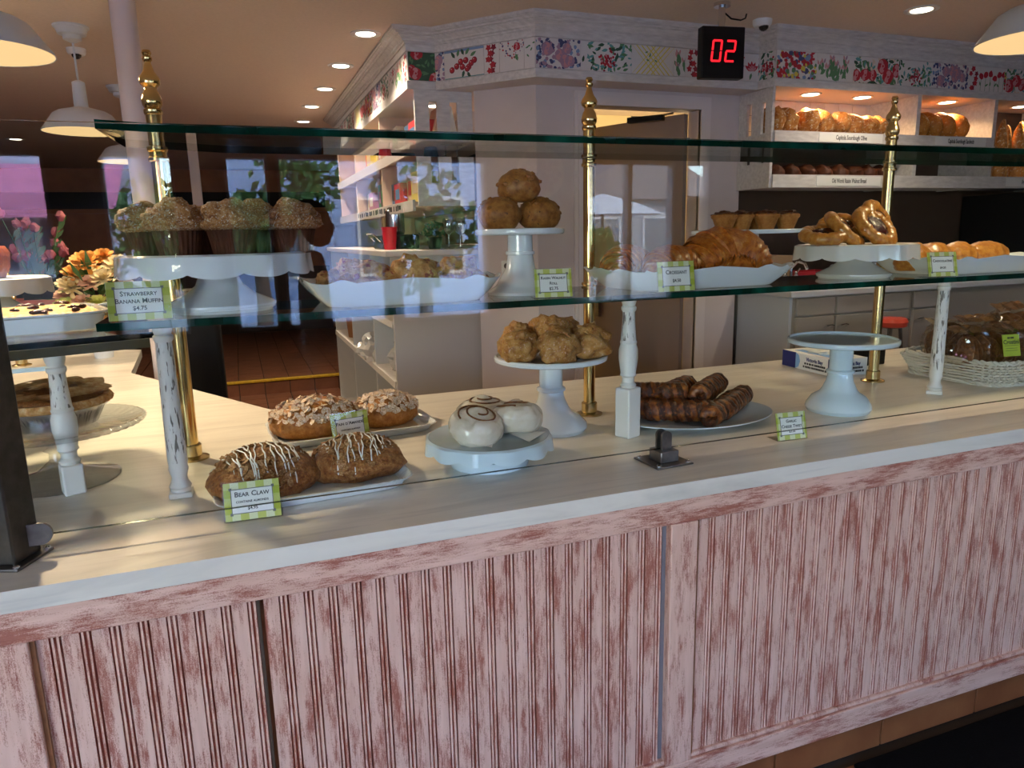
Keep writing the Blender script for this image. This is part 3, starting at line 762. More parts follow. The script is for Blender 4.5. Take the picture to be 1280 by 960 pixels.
# ------------------------------------------------------------------ ceiling fixtures
for i, (x, y) in enumerate(((.755,4.173),(.726,4.944),(.712,5.701),(.69,6.451),(.69,7.25),(3.364,2.978))):
    lab = 'recessed round ceiling light beside the left crown molding, %s from the bay' % ORD[i] if i < 5 else 'recessed round ceiling light before the bread cabinet'
    t = thing('ceiling_light', lab, 'ceiling light', (x, y, CEIL), group='recessed ceiling lights')
    G().lathe([(.082,0),(.082,-.004),(.066,-.008),(.052,-.003),(.052,0)], 28).build('trim_ring', MT['white'], t); G().lathe([(.051,-.004),(.051,-.001)], 24).build('lens', MT['can'], t)
    lamp('SPOT', (x, y, CEIL-.012), 26, (1,.82,.60), .05, (0,0,0), spot=R_(130))
for (x, y, p, w_) in ((-1.9, 6.0, 24, 'over the left dining area'), (-2.0, 9.0, 24, 'over the far left dining area'), (4.9, 1.8, 24, 'over the right end of the counter'),
                  (-1.6, .1, 9, 'over the left of the customer floor'), (-.1, .1, 9, 'over the customer floor left of middle'), (1.4, .1, 9, 'over the customer floor right of middle'), (2.9, .1, 9, 'over the right of the customer floor'), (2.43, -1.95, 60, 'added to brighten the berry tart sign')):  # last one is unseen, added to brighten the tart sign's reflection
    t = thing('ceiling_light', 'recessed round ceiling light '+w_, 'ceiling light', (x, y, CEIL), group='recessed ceiling lights')
    G().lathe([(.082,0),(.082,-.004),(.066,-.008),(.052,-.003),(.052,0)], 28).build('trim_ring', MT['white'], t); G().lathe([(.051,-.004),(.051,-.001)], 24).build('lens', MT['can'], t)
    lamp('SPOT', (x, y, CEIL-.012), p, (1,.82,.60), .05, (0,0,0), spot=R_(130))
def pendant(loc, lab, power):
    x, y, z = loc
    t = thing('pendant_lamp', lab, 'pendant lamp', (x, y, CEIL), group='white enamel pendants')
    h = CEIL-z
    G().lathe([(.082,0),(.082,-.008),(.074,-.012),(.064,-.040),(.042,-.044),(.042,-.064),(.032,-.068),(.012,-.078)], 28).build('canopy', MT['lampwhite'], t)
    G().tube([(0,0,-.07),(0,0,-h+.24)], .005, 8).build('stem', MT['lampwhite'], t)
    G().lathe([(.012,-h+.25),(.03,-h+.24),(.033,-h+.13),(.034,-h+.115)], 24).build('socket', MT['lampwhite'], t)
    G().lathe([(.034,-h+.12),(.11,-h+.10),(.135,-h+.085),(.192,-h+.006),(.195,-h),(.191,-h)], 40, caps=False).build('shade', MT['lampwhite'], t)
    G().lathe([(.034,-h+.112),(.108,-h+.094),(.131,-h+.08),(.187,-h+.004),(.190,-h+.001)], 40, caps=False).build('shade_lining', MT['lampin'], t)
    G().lathe([(.004,-h+.03),(.025,-h+.045),(.03,-h+.065),(.02,-h+.10)], 16).build('light_bulb', MT['canw'], t)
    lamp('SPOT', (x, y, z+.028), power, WARM, .05, (0,0,0), spot=R_(165))
pendant((-.66, 2.726, 2.124), 'large white pendant lamp at the left edge, nearest the counter', 60)
pendant((-.675, 4.436, 2.124), 'white pendant lamp with visible ceiling canopy and stem left of the column', 30)
pendant((-.66, 5.96, 2.124), 'farther white pendant lamp partly hidden behind the lilac column', 24)
pendant((2.475, 1.72, 2.124), 'white pendant lamp at the right edge above the bread cabinet view', 14)
for i, (x, y) in enumerate(((2.69, 3.36), (-.736, 4.914))):
    t = thing('security_camera', ['white dome security camera beside the red number display', 'white dome security camera behind the left pendant stem'][i], 'camera', (x, y, CEIL))
    G().lathe([(.05,0),(.048,-.02),(.04,-.032),(.03,-.035)], 24).build('housing', MT['white'], t)
    G().blob((0,-.012,-.034), (.026,.026,.024), 2, 0).build('lens', plain('black_dome%d' % i, (.01,.01,.012), .08), t)

# number display hanging from the ceiling
nd = thing('number_display', 'black hanging number display showing a red 02', 'sign', (2.30, 3.165, 2.40), R_(-9))
G().sbox(-.112,.112,-.02,.035,-.118,.118).build('housing', MT['black'], nd, bevel=.006)
G().tube([(.0,.01,.118),(.0,.01,.21)], .017, 12).build('bracket', MT['chrome'], nd); G().lathe([(.04,.212),(.04,.228)], 20, c=(0,.01,0)).build('ceiling_plate', MT['chrome'], nd)
G().tube([(.015,.01,.185),(.05,.01,.16),(.10,.01,.155),(.125,.01,.165),(.13,.01,.185)], .004, 6).build('cable', MT['black'], nd)
sh = Matrix(((1,0,.10,0),(0,1,0,0),(0,0,1,0),(0,0,0,1)))
def digit(segs, x):
    w2, h2, t_ = .022, .046, .0045
    g = {'a': (-w2,w2,h2-t_,h2+t_), 'g': (-w2,w2,-t_,t_), 'd': (-w2,w2,-h2-t_,-h2+t_), 'f': (-w2-t_,-w2+t_,.003,h2), 'b': (w2-t_,w2+t_,.003,h2), 'e': (-w2-t_,-w2+t_,-h2,-.003), 'c': (w2-t_,w2+t_,-h2,-.003)}
    for s_ in segs:
        x0, x1, z0, z1 = g[s_]; G().box(x0, x1, -.0215, -.0202, z0, z1, 0, Matrix.Translation((x,0,.006)) @ sh).build('segment', MT['red'], nd)
digit('abcdef', -.036); digit('abged', .036)
# ------------------------------------------------------------------ bakery counter: panelled front
YP = 1.433
ctr = thing('bakery_counter', 'long counter front of distressed pink beadboard panels over red tile base', 'counter')
G().box(-1.3, 3.6, YP+.012, 2.62, .10, .9145).build('carcass', MT['terra'], ctr)
G().sbox(-1.3, 3.6, YP-.018, YP+.012, .853, .9145).build('top_rail', MT['rail'], ctr, bevel=.003)
G().sbox(-1.3, 3.6, YP-.018, YP+.012, .108, .178).build('bottom_rail', MT['rail'], ctr, bevel=.003)
G().sbox(-1.3, 3.6, YP-.010, YP+.012, .178, .190).build('bead_molding', MT['beadedge'], ctr, bevel=.004)
for x0, x1 in ((-1.3,-.415), (.931,1.008)):
    G().sbox(x0, x1, YP-.018, YP+.012, .178, .853).build('stile', MT['bead'], ctr, bevel=.003)
tanm = plain('bare_tan_edge', (.30,.125,.05), .5, var=.2, sc=50)
for x in (-.412, 1.012): G().box(x-.003, x+.005, YP-.008, YP+.012, .178, .853).build('edge_strip', tanm, ctr)
G().box(.9195, .931, YP+.006, YP+.012, .178, .853).build('joint_gap', plain('grey_joint_strip', (.20,.19,.22), .4), ctr)  # grey strip set back between the two panels
G().box(-.026, -.020, YP+.002, YP+.014, .178, .853).build('joint_gap', MT['dark'], ctr)
bm_ = None
P_ = .049
def board_mesh():
    # one flat face and a double bead, front face at y=0
    pr = [(0,0),(.0005,-.0035),(.029,-.0035),(.0305,.002),(.0325,-.002),(.0365,-.0035),(.0395,.0015),(.0415,-.002),(.0455,-.0035),(.048,.002),(.049,.002)]
    g = G(); n = len(pr)
    vs = [(x,y,.186) for x,y in pr]+[(x,y,.857) for x,y in pr]
    for i in range(n-1): g.add([vs[i],vs[i+1],vs[n+i+1],vs[n+i]], [(0,1,2,3)], (2,0,2,2,1,2,2,1,2,2)[i])
    return g
def boards(x0, x1):
    global bm_
    x = x0
    while x < x1-.01:
        if bm_ is None:
            o = board_mesh().build('bead_board', [MT['bead'], MT['beadedge'], MT['groove']], ctr, sharp=0); bm_ = o.data
        else: o = link('bead_board', bm_, ctr)
        o.location = (x, YP+.004, 0); x += P_
boards(-.416, -.03); boards(-.0125, .90); boards(1.022, 3.5)
for i in range(-4, 8):
    G().sbox(.1075+.4*i+.003, .1075+.4*i+.397, 1.436, 1.45, 0, .107).build('base_tile', MT['terra'], ctr, bevel=.002)
mat_ = tag(G().sbox(1.56, 3.9, .2, 1.395, 0, .012).build('floor_mat', MT['mat'], bevel=.004), 'black carpet mat on the floor along the counter base', 'mat')

poly = [(-1.7,1.415),(3.7,1.415),(3.7,2.672),(.065,2.68),(-.515,3.77),(-.56,4.60),(-1.34,5.03),(-1.9,5.3)]
tag(G().prism(poly, .915, .957).build('countertop', MT['ctop'], bevel=.008, seg=3), 'continuous cream streaked countertop with bullnose front edge, angled at the left', 'countertop')
G_b = G().prism([(-1.6,2.62),(.03,2.62),(-.58,3.75),(-.62,4.55),(-1.4,4.98)], 0, .914)
tag(G_b.build('corner_cabinet', MT['taupe']), 'base of the angled left end of the counter', 'cabinet')

# ------------------------------------------------------------------ front glass, posts, clamps
fg = thing('sneeze_guard', 'long clear front glass pane standing along the counter', 'glass guard')
G().box(-1.2, 3.5, 1.575, 1.585, .994, 1.772, [1,1,0,1,0,1]).build('pane', [MT['glass'], plain('dark_pane_edge', (.03,.05,.04), .15)], fg)
def clamp_post(loc, rz, lab):
    t = thing('glass_clamp', lab, 'clamp', loc, rz)
    G().sbox(-.056,.056,-.056,.056,0,.005).build('base_plate', MT['steel'], t, bevel=.0015)
    G().sbox(-.028,.028,-.03,.026,.005,.036).build('block', MT['steel'], t, bevel=.003)
    for y, mm in ((-.011,0),(.012,1)):
        pts = [(-.015,.034),(.015,.034)]+[(.015*math.cos(a), .073+.013*math.sin(a)) for a in [PI*k/10 for k in range(11)]]
        G().prism(pts, -.004, .004, mtx=Matrix.Translation((0,y,0)) @ Matrix.Rotation(R_(90),4,'X')).build('tongue', MT['steel'], t)
    for sx in (-1,1):
        for sy in (-1,1): G().lathe([(.006,.005),(.006,.008),(.004,.010)], 10, c=(.045*sx,.045*sy,0)).build('screw', MT['chrome'], t)
    return t
clamp_post((1.008, 1.580, .957), R_(3), 'small dark steel glass clamp before the plate of cheese twists')
clamp_post((2.60, 1.580, .957), R_(3), 'dark steel glass clamp at the right edge beside the basket')
bp = thing('steel_post', 'dark steel guard post at the left edge of the counter', 'post', (-.461, 1.562, .957), R_(67))
G().sbox(-.052,.052,-.052,.052,0,.006).build('base_plate', MT['steel'], bp, bevel=.0015)
G().sbox(-.037,.037,-.037,.037,.006,.83).build('tube', MT['post'], bp, bevel=.004)
for sx in (-1,1):
    for sy in (-1,1): G().lathe([(.006,.006),(.006,.009),(.004,.011)], 10, c=(.044*sx,.044*sy,0)).build('screw', MT['chrome'], bp)
pts = [(-.02,-.022),(.032,-.022)]+[(.032+.022*math.sin(PI*k/10), -.022*math.cos(PI*k/10)) for k in range(1,11)]+[(-.02,.022)]
tg = G().prism(pts, -.004, .004, mtx=Matrix.Rotation(R_(90),4,'X'))
tg.build('glass_tab', MT['steel'], bp, bevel=.001).matrix_basis = Matrix.Rotation(R_(-67),4,'Z') @ Matrix.Translation((.024,-.006,.048))

# ------------------------------------------------------------------ glass shelves, brass poles, turned spindles
ZS = 1.388
def shelf(name, lab, poly, z0, z1, em='gedge', gm='shelfglass'):
    o = G().prism(poly, z0, z1, 0, None, 1).build(name, [MT[gm], MT[em]], sharp=0)
    return tag(o, lab, 'shelf')
shelf('glass_shelf', 'upper thick green edged glass shelf carried by brass poles', [(-.157,1.73),(3.2,1.73),(3.2,2.09),(.0,2.09),(-.225,2.0),(-.24,1.70)], 1.777, 1.795)
shelf('glass_shelf', 'lower thick green edged glass shelf holding the labelled pastries', [(-.29,1.725),(2.98,1.725),(2.98,2.10),(-.29,2.10)], 1.371, ZS)
ls = thing('corner_shelf', 'dark edged glass shelf on an olive bearer over the pie at left', 'shelf')
lp = [(-1.1,1.72),(-.21,2.0),(-.46,3.0),(-1.35,2.75)]
G().prism(lp, 1.320, 1.335, 0, None, 1).build('glass_top', [MT['shelfglass'], MT['blackedge']], ls, sharp=0)
bt = Vector((.954,.300)); bn = Vector((-.3,.954))
G().prism([(-1.09,1.728),(-.222,2.001),(-.232,2.033),(-1.1,1.76)], 1.297, 1.319).build('bearer', MT['olive'], ls)
def pole(x, y, zt, lab, m='brass'):
    t = thing('brass_pole', lab, 'pole', (x, y, .957), group='brass shelf poles')
    h = zt-.957
    G().lathe([(.044,0),(.044,.005),(.032,.009),(.026,.011),(.026,.040),(.023,.043)], 28).build('base_flange', MT['brassd'], t)
    G().lathe([(.019,.03),(.019,h-.155)], 24).build('tube', MT[m], t)
    for z in (.405, .80) if h > .6 else (): G().lathe([(.020,0),(.025,.003),(.025,.010),(.021,.014),(.021,.024),(.025,.028),(.025,.035),(.020,.038)], 24, c=(0,0,z)).build('collar', MT[m], t)
    e = h-.155
    G().lathe([(.020,e),(.0225,e+.004),(.0225,e+.012),(.019,e+.016),(.0235,e+.024),(.025,e+.034),(.020,e+.052),(.015,e+.060),(.015,e+.066),(.0235,e+.074),(.0255,e+.084),(.0225,e+.092),(.014,e+.104),(.0095,e+.118),(.0075,e+.126),(.0115,e+.132),(.0115,e+.138),(.0085,e+.142),(.0115,e+.148),(.009,e+.155)], 24).build('finial', MT[m], t)
    return t
pole(-.166, 2.145, 2.028, 'brass shelf pole with turned finial behind the muffins')
pole(1.064, 2.127, 2.022, 'brass shelf pole with turned finial between the rolls and the croissants')
pole(2.314, 2.131, 2.022, 'aged brass shelf pole with finial behind the fruit danishes', 'brassd')
pole(-1.075, 4.287, 1.45, 'short brass pole at the far left end of the counter')
def spindle(x, y, zt, kind, lab, rz=0):
    t = thing('spindle', lab, 'spindle', (x, y, .957), rz, group='turned white shelf spindles')
    h = zt-.957
    if kind == 'square':
        b = .030 if h > .36 else .026
        k = .150 if h > .36 else .075
        G().sbox(-b*.9,b*.9,-b*.9,b*.9,0,k).build('square_base', MT['spin'], t, bevel=.004)
        z0 = k
    else:
        G().sbox(-.026,.026,-.026,.026,0,.014).build('square_base', MT['spin'], t, bevel=.003); z0 = .012
        G().lathe([(.024,z0),(.022,z0+.008),(.026,z0+.014),(.019,z0+.026),(.017,z0+.036),(.023,z0+.056),(.021,z0+.064),(.0225,z0+.075)], 20).build('foot_turning', MT['spin'], t); z0 += .074
    if kind == 'square':
        G().lathe([(.021,z0),(.024,z0+.008),(.018,z0+.016),(.018,z0+.030),(.024,z0+.036),(.022,z0+.042),(.031*.9,z0+.085),(.028,z0+.112),(.023,z0+.128),(.025,z0+.134),(.0215,z0+.142)], 20).build('vase_turning', MT['spin'], t); z0 += .14
    G().lathe([(.0225,z0),(.019,h-.075),(.018,h-.04)], 20).build('shaft', MT['crackle'] if kind != 'plain' else MT['spin'], t)
    G().lathe([(.018,h-.042),(.022,h-.036),(.022,h-.028),(.018,h-.024),(.023,h-.008),(.023,h)], 20).build('capital', MT['spin'], t)
spindle(-.175, 1.826, 1.371, 'round', 'crackled white round spindle beside the left brass pole')
spindle(1.045, 1.835, 1.371, 'square', 'crackled white spindle on a tall square block before the cheese twists', R_(20))
spindle(2.325, 1.866, 1.371, 'round', 'crackled white round spindle before the wicker basket', R_(40))
spindle(-.424, 1.958, 1.297, 'square', 'white turned spindle on a square block before the lattice pie', R_(20))

# ------------------------------------------------------------------ cake stands, trays, plates
def stand(lab, loc, R, h, kind, m='cer', Rf=None, n=64):
    t = thing('cake_stand', lab, 'cake stand', loc)
    Rf = Rf or R*.58; M_ = MT[m]
    if kind in ('skirt', 'lowskirt'):
        ns = 12; d = .048 if kind == 'skirt' else .034
        rm = lambda a, k: 1+(.014*math.cos(ns*a) if k in (1,2,3) else 0)
        zm = lambda a, k: (-.010*(abs(math.cos(ns*a/2))**.7)+.006) if k in (2,3) else 0
        G().lathe([(R*.93,h),(R*.975,h-.004),(R,h-d),(R*.985,h-d),(R*.955,h-.010),(R*.5,h-.012)], 144, rm=rm, zm=zm, caps=False).lathe([(.002,h-.003),(R*.90,h-.003),(R*.93,h)], 72, caps=False).build('plate', M_, t)
        if kind == 'skirt':
            G().lathe([(.045,h-.012),(.045,h*.62),(.055,h*.45),(.08,h*.30),(Rf*.95,h*.16),(Rf,h*.13),(Rf,h*.09),(Rf*.985,h*.085),(Rf*.98,h*.05),(Rf*.95,h*.045),(Rf*.93,0)], 56).build('foot', M_, t)
        else:
            G().lathe([(Rf*.80,h-.012),(Rf*.84,.034),(Rf,.026),(Rf*1.02,.012),(Rf,0)], 56).build('foot', M_, t)
    else:
        G().lathe([(R,h-.002),(R*1.01,h-.006),(R*1.0,h-.014),(R*.97,h-.017),(.03,h-.019)], 72, caps=False).lathe([(.002,h-.006),(R*.95,h-.006),(R*.97,h),(R,h-.002)], 72, caps=False).build('plate', M_, t)
        if kind == 'bell':
            G().lathe([(.036,h-.018),(.036,h*.58),(.044,h*.56),(.044,h*.53),(.038,h*.52),(.042,h*.42),(.055,h*.30),(.062,h*.26),(.085,h*.20),(Rf*.97,h*.10),(Rf,h*.05),(Rf*.96,.004),(Rf*.93,0)], 48).build('foot', M_, t)
        else:
            G().lathe([(.035,h-.018),(.036,h*.66),(.041,h*.655),(.041,h*.61),(.036,h*.60),(.042,h*.40),(.056,h*.28),(Rf*.75,h*.13),(Rf*.82,h*.11),(Rf,h*.04),(Rf*.99,0)], 48).build('foot', M_, t)
    return t
stand('large white scalloped cake stand holding the strawberry banana muffins', (-.045,1.905,ZS), .222, .137, 'skirt', Rf=.128)
stand('white tall round stand holding three raisin walnut rolls', (.755,1.945,ZS), .125, .182, 'plain', Rf=.095)
stand('white scalloped cake stand holding fruit danishes', (1.945,1.905,ZS), .195, .112, 'skirt', 'cer2', Rf=.118)
stand('low white scalloped cake stand holding iced cinnamon rolls', (.585,1.765,.957), .172, .078, 'lowskirt', 'milk', Rf=.105)
stand('tall white cake stand piled with popovers', (.872,2.005,.957), .172, .236, 'bell', 'cer', Rf=.112)
stand('empty milk glass cake stand at right with a domed foot', (1.835,1.822,.957), .170, .243, 'bell', 'milk', Rf=.104)
sq = thing('square_stand', 'white square pedestal plate holding pecan tartlets behind the croissants', 'cake stand', (1.60,2.01,ZS))
G().sbox(-.175,.165,-.075,.085,.152,.166).build('plate', MT['cer'], sq, bevel=.003); G().lathe([(.026,.152),(.028,.10),(.04,.04),(.07,.012),(.07,0)], 32).build('foot', MT['cer2'], sq)

def wavy_tray(lab, loc, L, W, h, rz=0, nx=6, ny=3, m='cer'):
    t = thing('serving_tray', lab, 'tray', loc, rz)
    N = 120; rings = []
    def rr(u, l, w_, z, wv):
        a = 2*PI*u; c, s = math.cos(a), math.sin(a); e = .28
        x = math.copysign(abs(c)**e, c)*l/2; y = math.copysign(abs(s)**e, s)*w_/2
        ph = x/L*2*PI*nx if abs(abs(y)-w_/2) < .01*w_+.002 else y/W*2*PI*ny
        return (x*(1+0), y, z+wv*math.cos(ph))
    k = .80
    prof = [(L*k*.97, W*k*.93, .0, 0), (L*k, W*k*.96, .003, 0), (L*.90, W*.88, h*.45, 0), (L*.99, W*.99, h*.93, .004), (L, W, h, .005), (L*.985, W*.98, h, .005), (L*.88, W*.86, h*.5, 0), (L*k*.97, W*k*.93, .010, 0), (.01, .01, .009, 0)]
    vs = [rr(i/N, l, w_, z, wv) for (l, w_, z, wv) in prof for i in range(N)]
    fs = [(q*N+i, q*N+(i+1) % N, (q+1)*N+(i+1) % N, (q+1)*N+i) for q in range(len(prof)-1) for i in range(N)]
    fs.append(tuple(range(N-1,-1,-1)))
    G().add(vs, fs).build('dish', MT[m], t, sharp=50)
    return t
wavy_tray('white wavy edged rectangular tray of scones', (.395,1.915,ZS), .50, .33, .064, 0)
wavy_tray('white wavy edged rectangular tray of croissants', (1.295,1.915,ZS), .60, .33, .060, 0, 7)
wavy_tray('white wavy edged rectangular tray of chocolatines at right', (2.46,1.915,ZS), .60, .32, .058, 0, 7)
def ribbed_tray(lab, loc, L, W, h, rz):
    t = thing('serving_tray', lab, 'tray', loc, rz)
    N = 240
    prof = [(.86,.0,0),(.90,.004,0),(.93,h*.6,.004),(.985,h-.003,.008),(1.0,h,.008),(.985,h+.001,.006),(.93,h*.75,.004),(.885,.008,0),(.01,.007,0)]
    vs = []
    for (k, z, rib) in prof:
        for i in range(N):
            a = 2*PI*i/N; c, s = math.cos(a), math.sin(a); e = .24
            q = 1+rib*math.cos(a*64)
            d = (1-k)*min(L,W)/2*1.35
            vs.append((math.copysign(abs(c)**e, c)*max(.002, L/2-d)*q, math.copysign(abs(s)**e, s)*max(.002, W/2-d)*q, z))
    fs = [(r*N+i, r*N+(i+1) % N, (r+1)*N+(i+1) % N, (r+1)*N+i) for r in range(len(prof)-1) for i in range(N)]
    fs.append(tuple(range(N-1,-1,-1)))
    G().add(vs, fs).build('dish', MT['cer'], t, sharp=50)
    return t
ribbed_tray('white ribbed edge tray of bear claws at the front left', (.122,1.785,.957), .455, .335, .030, R_(4))
ribbed_tray('white ribbed edge tray of almond pastries behind the bear claws', (.290,2.255,.957), .495, .305, .028, R_(4))
G_ = G().add([(-.20,-.11,0),(.20,-.10,0),(.21,.10,0),(-.19,.11,0)], [(0,1,2,3)])
tag(G_.build('parchment_sheet', plain('brown_parchment', (.62,.47,.33), .8), loc=(.290,2.255,.966), rotz=R_(4), sharp=0), 'parchment sheet under the almond pastries', 'paper')
op = thing('oval_plate', 'large white oval plate of chocolate brown cheese twists', 'plate', (1.338,1.915,.957), R_(0))
G().lathe([(.15,0),(.155,.004),(.20,.012),(.262,.020),(.264,.024),(.258,.024),(.20,.014),(.16,.010),(.002,.009)], 80, sq=.70, caps=False).lathe([(.002,0),(.15,0)], 80, sq=.70, caps=False).build('dish', MT['cer'], op)

# ------------------------------------------------------------------ price signs
def gingham():
    t = NT('green_gingham_card'); co = t.coord('obj')
    mp = t.n('Mapping'); mp.inputs['Scale'].default_value = (1,1,1); t.l(co, mp.inputs[0])
    w1 = t.n('TexWave', wave_type='BANDS', bands_direction='X', wave_profile='SIN'); w1.inputs['Scale'].default_value = 9; t.l(mp.outputs[0], w1.inputs[0])
    w2 = t.n('TexWave', wave_type='BANDS', bands_direction='Z', wave_profile='SIN'); w2.inputs['Scale'].default_value = 9; t.l(mp.outputs[0], w2.inputs[0])
    a = t.ramp(w1.outputs[1], [(.45,(0,0,0)),(.55,(1,1,1))]); b = t.ramp(w2.outputs[1], [(.45,(0,0,0)),(.55,(1,1,1))])
    c = t.mix(a, (.72,.74,.46), (.52,.56,.12)); d = t.mix(a, (.56,.62,.22), (.40,.46,.03))
    t.set(Base_Color=t.mix(b, c, d), Roughness=.5); return t.mat
MT['ging'] = gingham(); MT['frame'] = plain('grey_print', (.16,.16,.15), .6)
def sign(lines, lab, loc, W, H, rz, tilt=12, small=None):
    t = thing('price_sign', lab, 'sign', loc, rz, group='framed price signs')
    tm_ = Matrix.Translation((0,0,.002)) @ Matrix.Rotation(R_(-tilt),4,'X')
    g = G().box(-W/2-.003,W/2+.003,-.0022,-.0012,0,H+.003,0,tm_).box(-W/2-.003,W/2+.003,.001,.002,0,H+.003,0,tm_).box(-W/2-.003,W/2+.003,-.002,.05,0,.0015)
    g.build('acrylic_holder', MT['acrylic'], t, sharp=0)
    cd = G().box(-W/2,W/2,-.0011,.0008,-H/2,H/2).build('card', MT['ging'], t, sharp=0); cd.matrix_basis = tm_ @ Matrix.Translation((0,0,H/2))
    fr = G(); iw, ih = W*.38, H*.33
    fr.box(-iw,iw,-.0016,-.0012,-ih,ih,0).box(-iw+.0018,iw-.0018,-.0018,-.0016,-ih+.0018,ih-.0018,1)
    for sx in (-1,1):
        for sz in (-1,1): fr.box(sx*iw-.003,sx*iw+.003,-.0017,-.0012,sz*ih-.003,sz*ih+.003,0)
    fr.build('framed_panel', [MT['frame'], MT['white']], cd, sharp=0)
    n = len(lines); 
    for i, (tx, sz) in enumerate(lines):
        text('lettering', tx, sz, MT['ink'], cd, (0,-.00185,ih*.80-(i+.45)*(2*ih*.86/n)), caps=True, bold=.00025)
    return t
ZC = .957
sign([('Strawberry',.0145),('Banana Muffin',.0145),('$4.75',.0125)], 'strawberry banana muffin price sign before the muffin stand', (-.205,1.745,ZS), .124, .083, R_(3), 8)
sign([('Raisin Walnut',.0107),('Roll',.0107),('$2.75',.011)], 'raisin walnut roll price sign before the roll stand', (.775,1.755,ZS), .100, .074, R_(-10), 12)
sign([('Croissant',.0165),('$4.50',.0125)], 'croissant price sign on the front tray edge', (1.140,1.735,ZS), .122, .082, R_(3), 8)
sign([('Chocolatine',.0125),('$4.50',.0095)], 'chocolatine price sign before the right tray', (2.165,1.745,ZS), .105, .080, R_(-12), 14)
sign([('Bear Claw',.0155),('contains almonds',.0085),('$4.95',.0095)], 'bear claw price sign at the front left of the counter', (-.016,1.592,ZC), .115, .082, R_(-2), 14)
sign([("Pain d'Amande",.0135),('contains almonds',.0075),('$5.75',.0115)], 'almond pastry price sign between the two ribbed trays', (.270,2.085,ZC), .114, .096, R_(14), 12)
sign([('Garlic',.0125),('Cheese Twist',.0125),('$2.25',.0095)], 'garlic cheese twist price sign before the empty stand', (1.452,1.600,ZC), .098, .078, R_(-4), 14)
# ------------------------------------------------------------------ pastries
P_muf = pastry('muffin_top_crumb', [(.3,(.22,.10,.035)),(.5,(.45,.27,.12)),(.7,(.60,.46,.30))], 26, (.62,.58,.52), 60, (.57,.66), rough=.7, bump=.9)
P_cup = pastry('brown_muffin_paper', [(.3,(.075,.030,.012)),(.7,(.13,.055,.022))], 10, rough=.7, bump=.2)
P_scone = pastry('berry_scone_crumb', [(.28,(.22,.075,.02)),(.45,(.52,.30,.12)),(.6,(.70,.50,.27)),(.75,(.78,.62,.42))], 18, (.24,.03,.03), 22, (.60,.655), rough=.55, bump=1, bd=.012, K=2.2)
P_roll = pastry('walnut_roll_crust', [(.3,(.23,.11,.035)),(.55,(.42,.24,.085)),(.75,(.52,.33,.13))], 13, (.10,.035,.015), 24, (.66,.70), rough=.45, bump=.4)
P_cro = pastry('glazed_croissant_crust', [(.3,(.26,.075,.012)),(.5,(.50,.20,.035)),(.7,(.62,.34,.10))], 14, rough=.32, bump=.5, coat=.3)
P_dan = pastry('glazed_danish_crust', [(.3,(.42,.17,.035)),(.6,(.62,.36,.11)),(.75,(.70,.47,.20))], 14, rough=.3, bump=.3, coat=.35)
P_jam = pastry('dark_berry_jam', [(.3,(.03,.003,.006)),(.7,(.11,.008,.015))], 40, rough=.15, bump=.5, coat=.6)
P_bear = pastry('bear_claw_crust', [(.3,(.20,.075,.02)),(.5,(.42,.21,.07)),(.7,(.58,.36,.16))], 20, rough=.4, bump=1, bd=.01)
P_alm = pastry('toasted_almond_flake', [(.3,(.20,.10,.04)),(.5,(.42,.26,.12)),(.7,(.66,.52,.34))], 60, rough=.55, bump=.2, coord='pos')
P_almw = pastry('sugared_almond_flake', [(.3,(.52,.36,.20)),(.48,(.80,.68,.52)),(.6,(.92,.90,.86))], 55, rough=.6, bump=.2, coord='pos')
P_pain = pastry('almond_pastry_crust', [(.3,(.36,.16,.04)),(.6,(.58,.33,.12)),(.75,(.66,.46,.24))], 16, rough=.45, bump=.6)
M_ice = plain('white_icing', (.82,.80,.76), .35)
P_ice = pastry('cream_icing', [(.3,(.76,.74,.64)),(.6,(.86,.85,.80))], 16, (.60,.46,.30), 13, (.64,.74), rough=.25, bump=.25, coat=.5, K=2)
P_swirl = pastry('cinnamon_dough', [(.3,(.10,.045,.02)),(.7,(.38,.20,.08))], 30, rough=.4)
P_pop = pastry('seeded_popover_crust', [(.3,(.32,.14,.03)),(.5,(.55,.34,.13)),(.7,(.68,.50,.28))], 18, (.66,.42,.34), 55, (.60,.66), rough=.5, bump=.9, K=3)
P_tw = pastry('dark_twist_crust', [(.35,(.025,.008,.004)),(.55,(.10,.032,.008)),(.68,(.36,.15,.03))], 28, rough=.28, bump=.9, coat=.3)
P_tw2 = pastry('cheesy_twist_crust', [(.3,(.05,.015,.005)),(.5,(.25,.09,.02)),(.68,(.52,.25,.065))], 14, rough=.28, bump=.9, coat=.3)
P_pie = pastry('sugared_pie_crust', [(.3,(.46,.24,.09)),(.5,(.70,.46,.22)),(.7,(.84,.70,.48))], 22, rough=.6, bump=.5, K=3)
P_tart = pastry('tartlet_crust', [(.3,(.40,.20,.06)),(.7,(.58,.35,.14))], 20, rough=.5)
P_pec = pastry('pecan_topping', [(.3,(.06,.02,.01)),(.7,(.20,.08,.03))], 50, rough=.35, bump=1)
P_claf = pastry('yellow_custard_batter', [(.3,(.62,.38,.08)),(.6,(.80,.60,.22))], 13, (.84,.72,.42), 20, (.5,.7), rough=.5, bump=.5)
P_cake = pastry('brown_cake_crust', [(.3,(.22,.07,.03)),(.7,(.34,.13,.06))], 12, rough=.6)

